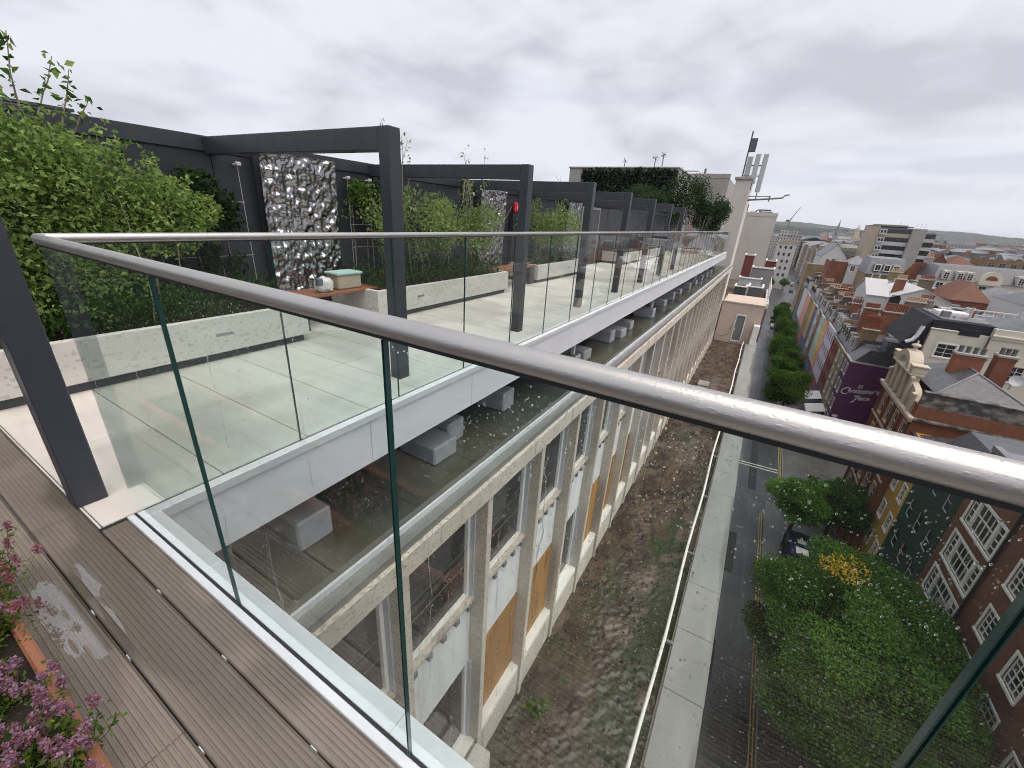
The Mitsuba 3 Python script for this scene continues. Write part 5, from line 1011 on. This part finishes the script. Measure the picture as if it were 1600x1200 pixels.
# ------------------------------------------------------------------ end of the terrace: door wall, pier, aerials, ivy block
k = thing('end_wall', 'tan rendered end wall with a white door closing off the lower roof', 'wall')
g = G(); facade(g, fr_side(-2.19, 39.5), 3.16, -7.5, -4.1, [(1.30, 2.02, -7.3, -5.0)], 0.12); put('render', g.box(-2.19, 0.97, 39.63, 45, -7.5, -4.12).ply('pink_render'), k)
put('coping', G().box(-2.19, 1.03, 39.44, 39.75, -4.099, -4.0, 0.01).ply('ornate_stone'), k)
d_ = put('door', G().box(-0.83, -0.23, 39.53, 39.56, -7.22, -5.1).ply('mid_grey'), k); put('frame', G().box(-0.92, -0.84, 39.45, 39.56, -7.32, -5.0).box(-0.22, -0.14, 39.45, 39.56, -7.32, -5.0).box(-0.84, -0.22, 39.45, 39.56, -5.09, -5.0).box(-0.84, -0.22, 39.45, 39.56, -7.32, -7.23).ply('white_paint'), d_); put('handle', G().box(-0.80, -0.76, 39.48, 39.53, -6.4, -6.2).ply('white_paint'), d_)
put('cable', G().path([(-2.1, 39.46, -6.9), (-1.7, 39.46, -7.05), (-1.2, 39.46, -6.8), (-1.05, 39.46, -6.0)], [0.012] * 4, 5).ply('dark_grey'), k)
put('cabinet', G().box(0.55, 1.0, 38.7, 39.4, -7.2, -5.6, 0.02).ply('white_paint'), k)
for i, (x0, x1, y0, y1, z1, m_, lab) in enumerate([(-1.9, -0.9, 47, 49, -3.6, 'dark_grey', 'dark plant box behind the tan end wall'), (-0.7, 0.5, 47, 50, -3.5, 'steel_dark', 'black roof hatch behind the tan end wall'), (-1.9, 0.2, 52, 53.5, -3.2, 'pale_grey', 'pale roof plant box further back'), (-2.0, -1.1, 55, 58, -1.0, 'red_metal', 'dark red brick stack beside the stone pier'), (-1.0, 1.2, 57, 60, -2.4, 'grey_wall', 'grey lean-to roof beyond the plant boxes'), (0.2, 1.3, 62, 66, -1.8, 'red_metal', 'dark red wall below the blank pale wall')]):
    k = thing('roof_plant', lab, 'roof structure'); put('body', G().box(x0, x1, y0, y1, -5.2, z1, 0.02).ply(m_), k); put('rim', G().box(x0 - 0.08, x1 + 0.08, y0 - 0.08, y0 + 0.1, z1 + 0.001, z1 + 0.1).box(x0 - 0.08, x0 + 0.08, y0 + 0.101, y1, z1 + 0.001, z1 + 0.1).box(x1 - 0.08, x1 + 0.08, y0 + 0.101, y1, z1 + 0.001, z1 + 0.1).ply('white_paint'), k)
k = thing('lower_annex', 'flat roofed annex stretching beyond the tan end wall', 'building'); put('wall', G().box(-9, 1.3, 45.01, 92, SZ, -5.2).ply('brick_dark'), k); put('roof', G().box(-2.1, 1.2, 45.01, 92, -5.199, -5.1).ply('lower_gravel'), k); put('parapet', G().box(1.0, 1.3, 45.01, 92, -5.09, -4.6, 0.02).ply('white_wall'), k)
k = thing('roof_railing', 'white scaffold railing along the annex roof edge', 'railing')
for y in np.arange(45.5, 80, 3.0): put('post', G().tube((1.15, y, -4.6), (1.15, y, -3.3), 0.04, n=6).ply('white_paint'), k)
for z in (-3.3, -3.9): put('rail', G().tube((1.15, 45.5, z), (1.15, 79, z), 0.035, n=6).ply('white_paint'), k)
k = thing('stone_pier', 'tall pale rendered stair tower standing at the far end of the terrace', 'tower'); put('shaft', G().box(-3.35, -2.28, 38.4, 41.4, -7.4, 5.1, 0.02).ply('pier_render'), k); put('cap', G().box(-3.45, -2.2, 38.3, 41.5, 5.101, 5.3, 0.03).ply('concrete_grey'), k)
k = thing('phone_mast', 'cluster of pale panel antennas and a dark mast on top of the stair tower', 'antenna')
put('pole', G().tube((-3.0, 38.6, 5.3), (-3.0, 38.6, 8.3), 0.05, n=8).ply('steel_dark'), k); put('panel', G().box(-2.98, -2.55, 38.5, 38.62, 6.95, 7.85, 0.03).ply('steel_dark'), k)
for x, z0, z1, y in [(-2.75, 5.4, 6.7, 38.7), (-2.25, 4.9, 6.85, 38.5), (-1.75, 4.3, 6.85, 38.6)]: put('panel', G().box(x - 0.17, x + 0.17, y, y + 0.14, z0, z1, 0.04).ply('antenna_grey'), k); put('pole', G().tube((x, y + 0.22, z0 - 0.5), (x, y + 0.22, z1), 0.035, n=6).ply('mid_grey'), k)
for z in (5.4, 6.1): put('bracket', G().tube((-3.05, 38.8, z), (-1.6, 38.8, z), 0.04, n=6).ply('mid_grey'), k)
k = thing('pipe_arm', 'long horizontal pipe arm reaching out from the stair tower over the street', 'pipe'); put('', G().path([(-2.3, 39, 3.75), (-0.7, 39, 3.9), (0.0, 39, 3.98), (0.12, 39, 4.15), (0.4, 39, 4.2)], [0.07, 0.06, 0.06, 0.05, 0.05], 7).tube((-2.3, 39, 4.02), (-0.8, 39, 4.05), 0.03).box(-0.9, -0.8, 38.92, 39.08, 3.7, 4.1).ply('mid_grey', 40), k, self_=True)
k = thing('gantry', 'grey railed gantry platform left of the stair tower', 'platform'); put('deck', G().box(-5.6, -3.4, 38.5, 40.5, 2.6, 2.75).ply('mid_grey'), k); put('strut', G().box(-3.9, -3.75, 38.6, 38.75, -0.4, 2.6).ply('pale_grey'), k)
for z in (3.3, 3.8): put('rail', G().tube((-5.6, 38.5, z), (-3.4, 38.5, z), 0.03, n=5).ply('pale_grey'), k)
put('cable_box', G().box(-4.5, -3.5, 38.7, 39.6, 2.76, 3.6, 0.04).ply('dark_grey'), k)
k = thing('ivy_block', 'concrete rooftop block with its front clad in dark ivy', 'building'); put('wall', G().box(-22.3, -10.0, 50, 68, -0.5, 7.1, 0.03).ply('concrete_grey'), k); put('coping', G().box(-22.4, -9.9, 49.9, 68, 7.101, 7.25, 0.02).ply('concrete_grey'), k)
g = G(); n = 9000; leaves(g, np.stack([-20.6 + 10.5 * rnd(n), 49.75 + 0.2 * rnd(n), 0.5 + 6.5 * rnd(n)], 1), 0.30, [(0.016, 0.032, 0.020), (0.028, 0.052, 0.03), (0.04, 0.066, 0.036)], 0.1); put('ivy', g.ply('leaf'), k)
block('grey_roof_block', 'pale grey concrete rooftop block right of the ivy clad one', -14, -6.0, 60.5, 76, 7.2, 'concrete_grey', 'concrete_grey', 'flat')
k = block('blank_wall_block', 'blank pale rendered block standing over the annex', -7.5, 0.02, 70, 86, 3.45, 'pier_render', 'roof_lead', 'flat')
for i, (x, y, h) in enumerate([(-16.0, 50.6, 0.7), (-12.7, 50.6, 0.9), (-11.9, 50.6, 1.3)]):
    k = thing('roof_aerial', ['short round aerial at the left on the ivy block', 'low aerial in the middle of the ivy block roof', 'tallest spiky aerial on the ivy block roof'][i], 'aerial'); g = G().tube((x, y, 7.2), (x, y, 7.2 + h), 0.045, n=6)
    for t in unit(rng.normal(size=(16, 3))): g.tube((x, y, 7.2 + h), tuple(np.array([x, y, 7.2 + h]) + t * 0.33), 0.016, n=4)
    put('', g.ply('steel_dark'), k, self_=True)

# ------------------------------------------------------------------ street trees, vehicles
def street_tree(lab, x, y, zc, r, n, size, pal, group=None, extra=None):
    k = small_tree('street_tree', lab, 'tree', x, y, SZ, zc - r[2] * 0.6, (x, y, zc), r, n, size, pal, 0.22, 10, 'bark', 170 if n > 50000 else 42, group, 0.15 if n > 50000 else 0.26)
    if extra:
        g = G(); [leaves(g, blob(150, c, (1.2, 0.8, 0.5), 0.2), size, [(0.52, 0.33, 0.03), (0.60, 0.42, 0.06)], 0.6) for c in extra]; put('yellow_leaves', g.ply('leaf'), k, label='patch of yellow autumn leaves at the crown edge')
street_tree('large dark green street tree filling the bottom right below the glass', 10.8, 26.6, -22.2, (6.2, 9.6, 4.3), 230000, 0.165, PLANE, None, [(8.7, 28.6, -18.1), (9.5, 29.0, -17.9), (9.1, 27.7, -17.8)])
street_tree('small bright green street tree beyond the parked van', 9.8, 48.6, -25.2, (2.9, 3.2, 2.3), 26000, 0.19, [(0.13, 0.30, 0.045), (0.18, 0.36, 0.07), (0.09, 0.22, 0.04)])
street_tree('dark street tree between the bright small tree and the mustard house', 13.4, 50.5, -25.2, (2.8, 4.4, 2.7), 22000, 0.22, [c for c in PLANE[:1] + PLANE[3:]])
for i, (x, y, r) in enumerate([(9.5, 87, 3.9), (9.2, 98, 3.2), (10.2, 107, 3.0), (9.0, 118, 3.5), (10.1, 129, 2.6), (9.4, 140, 3.2), (9.9, 155, 2.7), (9.3, 169, 3.0), (10.0, 184, 2.6)]):
    street_tree(['nearest of the street trees in the row up the street', 'second tree in the row up the street', 'third tree in the row up the street', 'fourth tree in the row up the street'][i] if i < 4 else ['fifth', 'sixth', 'seventh', 'eighth', 'ninth and furthest'][i - 4] + ' tree in the row up the street', x, y, -24.6 + 1.0 * math.sin(3.1 * i), (r, r * (1.2 + 0.3 * math.sin(2.3 * i)), 3.2 + 0.7 * math.sin(5.3 * i)), 15000, 0.27, np.asarray(PLANE) * 0.68, None if i < 4 else 'far trees in the row up the street')
for i, (x, y) in enumerate([(3.6, 298), (6.0, 300), (13.4, 302)]): street_tree(['left', 'middle', 'right'][i] + ' small round tree at the foot of the white corner block', x, y, -26.5, (2.6, 2.6, 2.4), 2500, 0.5, PLANE, 'trees by the white corner block')
def vehicle(name, lab, cat, x, y, L, W, Hh, mat_, heading=0, van=False, group=None, z=-31.3):
    k = thing(name, lab, cat, group); M = rotz(x, y, z, heading)
    prof = [(-L / 2, 0.35), (L / 2, 0.35), (L / 2, 0.8), (L / 2 - 0.1, 0.95)] + ([(L / 2 - 0.9, 1.15), (L / 2 - 1.35, Hh), (-L / 2 + 0.05, Hh)] if van else [(L / 2 - 1.15, 1.02), (L / 2 - 1.85, Hh), (-L / 2 + 1.0, Hh), (-L / 2 + 0.15, 1.0)]) + [(-L / 2, 0.9)]
    v, f = extr(prof, np.array([[1, 0, 0, 0], [0, 0, -1, W / 2], [0, 1, 0, 0], [0, 0, 0, 1.0]]), W); put('body', mikit.ply((v, f), mat_), k, M)
    g = G(); xa = L / 2 - (1.37 if van else 1.9); xb = -L / 2 + (L * 0.55 if van else 1.05)
    for s in (-1, 1): g.box(xb, xa, s * W / 2 - 0.005, s * W / 2 + 0.008, 1.05, Hh - 0.12)
    put('window', g.ply('window_dark'), k, M)
    a, b = ((L / 2 - 0.9, 1.15), (L / 2 - 1.35, Hh)) if van else ((L / 2 - 1.15, 1.02), (L / 2 - 1.85, Hh)); put('windscreen', G().quad((a[0] + 0.012, -W / 2 + 0.1, a[1] + 0.02), (a[0] + 0.012, W / 2 - 0.1, a[1] + 0.02), (b[0] + 0.012, W / 2 - 0.12, b[1] - 0.08), (b[0] + 0.012, -W / 2 + 0.12, b[1] - 0.08)).ply('window_dark'), k, M)
    for sx in (-1, 1):
        for sy in (-1, 1): put('wheel', G().tube((sx * (L / 2 - 0.85), sy * W / 2 - 0.1, 0.33), (sx * (L / 2 - 0.85), sy * W / 2 + 0.03, 0.33), 0.33, n=14).ply('gasket', 40), k, M)
    put('headlight', G().box(L / 2 - 0.03, L / 2 + 0.012, -W / 2 + 0.1, -W / 2 + 0.45, 0.62, 0.78, 0.01).ply('car_white'), k, M); put('headlight', G().box(L / 2 - 0.03, L / 2 + 0.012, W / 2 - 0.45, W / 2 - 0.1, 0.62, 0.78, 0.01).ply('car_white'), k, M)
    return k, M
k, M = vehicle('parked_van', 'dark navy van with white roof boards parked beside the street trees', 'van', 10.6, 46.2, 5.6, 2.0, 2.4, 'van_blue', 90, True, z=-31.18); put('roof_board', G().box(-2.4, -1.3, -0.6, 0.5, 2.41, 2.47, 0.01).ply('car_white'), k, M); put('roof_board', G().box(-0.6, 0.1, -0.5, 0.3, 2.41, 2.46, 0.01).ply('pale_grey'), k, M)
for i, (x, y, m_, v) in enumerate([(15.8, 346, 'car_white', 0), (19.6, 338, 'car_white', 1), (20.4, 352, 'car_dark', 0), (23.5, 330, 'car_dark', 0), (22.8, 318, 'car_white', 0), (24.5, 360, 'car_dark', 0), (18.0, 300, 'car_dark', 0), (8.7, 190, 'car_dark', 0), (8.7, 178, 'car_white', 0)]):
    vehicle('car', ['white car alone in the road far down the street', 'white van far down the street', 'dark car behind the far white van', 'dark car parked at the far right kerb', 'white car parked at the far right kerb', 'furthest dark car at the right kerb', 'dark car nearest in the far junction', 'dark car parked under the far trees', 'white car parked under the far trees'][i], 'van' if v else 'car', x, y, 4.5, 1.8, 2.1 if v else 1.45, m_, 90, bool(v))

# ------------------------------------------------------------------ the city beyond
BUSY = [(24, 42, 70, 135), (15, 32, 84, 290), (26.5, 42, 160, 185), (33, 57, 226, 250), (38, 63, 146, 170), (34, 53, 100, 137), (56, 71, 196, 250), (80, 101, 256, 282), (-30, 28, 60, 640), (15, 42, 10, 90)]
def free(x0, x1, y0, y1): return not any(x0 < b[1] and x1 > b[0] and y0 < b[3] and y1 > b[2] for b in BUSY)
KIND = [('city_brick', 'brown brick'), ('city_stock', 'yellow stock brick'), ('city_white', 'white rendered'), ('city_grey', 'grey rendered')]; RK = [('slate', 'slate roofed'), ('roof_lead', 'grey roofed'), ('roof_tile_red', 'red tiled'), ('roof_black', 'black roofed')]
cells = []
def picture_place(x, y, z):
    """where a point shows in the photograph, in percent across and down; used only to word labels"""
    right = np.cross(FWD, UPV); p = np.array([x, y, z]) - EYE; q = p @ FWD; return 50 + 50 * (p @ right) / q / math.tan(math.radians(51.3)), 50 - 66.7 * (p @ UPV) / q / math.tan(math.radians(51.3))
y = 92.0
while y < 780:
    d = 12 + y * 0.022; x = 28.0 if y < 640 else -60
    while x < 0.42 * y + 22:
        w = d * (0.75 + 0.5 * rng.random()); h_ = d * (0.75 + 0.35 * rng.random())
        if free(x, x + w, y, y + h_): cells.append((x, x + w, y, y + h_))
        x += w + (0.3 if rng.random() < 0.75 else 4)
    y += d * 1.12
cells = [q for q in cells if 0 < picture_place((q[0] + q[1]) / 2, q[2], -8)[0] < 102]
looks = [(rng.choice(4, p=[0.36, 0.22, 0.26, 0.16]), rng.choice(4, p=[0.40, 0.38, 0.08, 0.14])) for _ in cells]
ORDW = 'first second third fourth fifth sixth seventh eighth ninth tenth eleventh twelfth thirteenth fourteenth fifteenth sixteenth seventeenth eighteenth nineteenth twentieth twenty-first twenty-second twenty-third twenty-fourth twenty-fifth twenty-sixth twenty-seventh twenty-eighth twenty-ninth thirtieth'.split()
ranks = sorted({q[2] for q in cells})
def house_label(c):
    same = [j for j in range(len(cells)) if cells[j][2] == cells[c][2] and looks[j] == looks[c]]; i, r = looks[c]; w = '%s %s house' % (RK[r][1], KIND[i][1]); rank = ORDW[min(ranks.index(cells[c][2]), 29)]
    return ('only %s in the %s rank of rooftops' % (w, rank)) if len(same) == 1 else '%s %s from the left in the %s rank of rooftops' % (ORDW[same.index(c)], w, rank)
for c in range(len(cells)):
    x0, x1, y0, y1 = cells[c]; i, r = looks[c]; far = 'distant' if y0 > 380 else 'mid distance'
    zt = -13.5 + 5.5 * rng.random() + (y0 > 250) * 2 + min(y0, 700) * 0.004; zt += 5 * (rng.random() > 0.95) * (y0 > 380)
    k = thing('city_house', house_label(c), 'house', '%s %s houses in the %s' % (RK[r][1], KIND[i][1], far))
    put('wall', G().box(x0, x1, y0, y1, SZ, zt).ply(KIND[i][0]), k); t = rng.random(); al = 'x' if x1 - x0 > y1 - y0 else 'y'; zr = zt + 1.6 + 1.8 * rng.random()
    if t < 0.35: g, e = gable_roof(x0, x1, y0, y1, zt, zr, al, 0.1); [g.quad(*q) for q in e]; put('roof', g.ply(RK[r][0]), k)
    elif t < 0.7: put('roof', hip(x0, x1, y0, y1, zt + 0.01, zr, al).ply(RK[r][0]), k)
    else:
        m = 0.14 * (x1 - x0); g = G().put([[x0, y0, zt], [x1, y0, zt], [x1, y1, zt], [x0, y1, zt], [x0 + m, y0 + m, zt + 1.9], [x1 - m, y0 + m, zt + 1.9], [x1 - m, y1 - m, zt + 1.9], [x0 + m, y1 - m, zt + 1.9]], [[0, 1, 5, 4], [1, 2, 6, 5], [2, 3, 7, 6], [3, 0, 4, 7], [4, 5, 6, 7]])
        put('roof', g.ply(RK[r][0]), k)
        if y0 < 330:
            for q in range(2 + int(rng.random() * 2)): u = x0 + m + (q + 0.5) * (x1 - x0 - 2 * m) / 3; put('dormer', G().box(u - 0.7, u + 0.7, y0 + 0.3 * m, y0 + 2 * m, zt + 0.3, zt + 1.75).ply('white_wall'), k)
    if y0 < 420:
        cx = x0 + (x1 - x0) * (0.1 + 0.75 * rng.random()); cy = y0 + (y1 - y0) * (0.2 + 0.5 * rng.random()); q = ['brick_red', 'brick_stock', 'brick_dark'][rng.integers(3)]
        ck = put('chimney', G().box(cx, cx + 1.9, cy, cy + 0.9, zt, zr + 1.0).ply(q), k); 
        if t >= 0.7 and y0 < 300: clutter(k, x0 + 2, x1 - 3.2, y0 + 2, y1 - 3, zt + 1.9, 4)
        pg = G(); [pg.tube((cx + 0.25 + 0.45 * u, cy + 0.45, zr + 1.0), (cx + 0.25 + 0.45 * u, cy + 0.45, zr + 1.75), 0.14, 0.11, 6) for u in range(4)]; put('chimney_pots', pg.ply('pot_red'), ck, kind='stuff')
rs = np.random.default_rng(5)
gs = {m_: G() for m_ in ('city_brick', 'city_stock', 'city_white', 'city_grey', 'slate', 'roof_tile_red')}
for _ in range(2600):
    y = 790 + 1900 * rs.random() ** 1.3; x = -0.12 * y + 0.60 * y * rs.random() ; w, d, h_ = 8 + 18 * rs.random(), 8 + 14 * rs.random(), 10 + 11 * rs.random() + 12 * (rs.random() > 0.965); z1 = SZ + h_ + 5
    gs[['city_brick', 'city_stock', 'city_white', 'city_grey'][rs.choice(4, p=[0.36, 0.2, 0.28, 0.16])]].box(x, x + w, y, y + d, SZ, z1)
    q = hip(x, x + w, y, y + d, z1 + 0.02, z1 + 2.5 + rs.random(), 'x' if w > d else 'y'); gs['roof_tile_red' if rs.random() < 0.2 else 'slate'].put(*q.arr())
k = thing('far_city', 'hazy mass of far rooftops stretching to the hills', 'city', kind='stuff')
for m_, g in gs.items(): put('mass', g.ply(m_), k, kind='stuff')
g = G()
for _ in range(420):
    y = 300 + 2300 * rs.random(); x = 0.02 * y + 0.42 * y * rs.random(); r = 3 + 4 * rs.random()
    if not free(x - 3, x + 3, y - 3, y + 3): continue
    leaves(g, blob(26, (x, y, SZ + 14 + 5 * rs.random()), (r, r, r * 0.7), 0.5), 3.0 + y * 0.001, PLANE, 0.6, 0.9)
k = thing('far_trees', 'scattered far treetops among the city roofs', 'trees', kind='stuff'); put('', g.ply('leaf'), k, self_=True)
k = thing('church_spire', 'slender grey church spire on the skyline left of the office tower', 'church'); put('tower', G().box(68.5, 73.5, 700, 705, SZ, 2).ply('city_grey'), k); put('spire', G().tube((71, 702.5, 2), (71, 702.5, 21), 2.4, 0.1, 8).ply('roof_lead'), k)
k = thing('domed_tower', 'pale domed church tower on the skyline beside the spire', 'church'); put('tower', G().box(75.5, 82.5, 600, 607, SZ, 2).box(77, 81, 601.5, 605.5, 2.001, 8).ply('ornate_stone'), k); v, f = lathe([(2.4, 0), (2.4, 0.8), (2.1, 2.0), (1.3, 3.2), (0.5, 3.9), (0.4, 5.0), (0, 5.4)], 12); put('dome', mikit.ply((v + [79, 603.5, 8], f), 'ornate_stone', 40), k)
k = thing('tower_crane', 'luffing tower crane on the skyline above the street', 'crane'); put('mast', G().tube((21, 900, SZ), (21, 900, 20), 0.9, n=4).ply('mid_grey'), k); put('jib', G().tube((20, 900, 20), (31, 900, 43), 0.8, 0.4, 4).ply('mid_grey'), k); put('counterweight', G().box(14.5, 19.5, 899, 901, 18.5, 21.5).ply('dark_grey'), k)
k = thing('white_slab_block', 'broad white slab block beyond the white corner block', 'building'); put('wall', G().box(6, 26, 520, 540, SZ, -1.0).box(6, 22, 519, 530, -0.99, 3.2).ply('city_white'), k); put('roof', G().box(5, 27, 519, 541, -0.98, -0.6).ply('white_wall'), k)
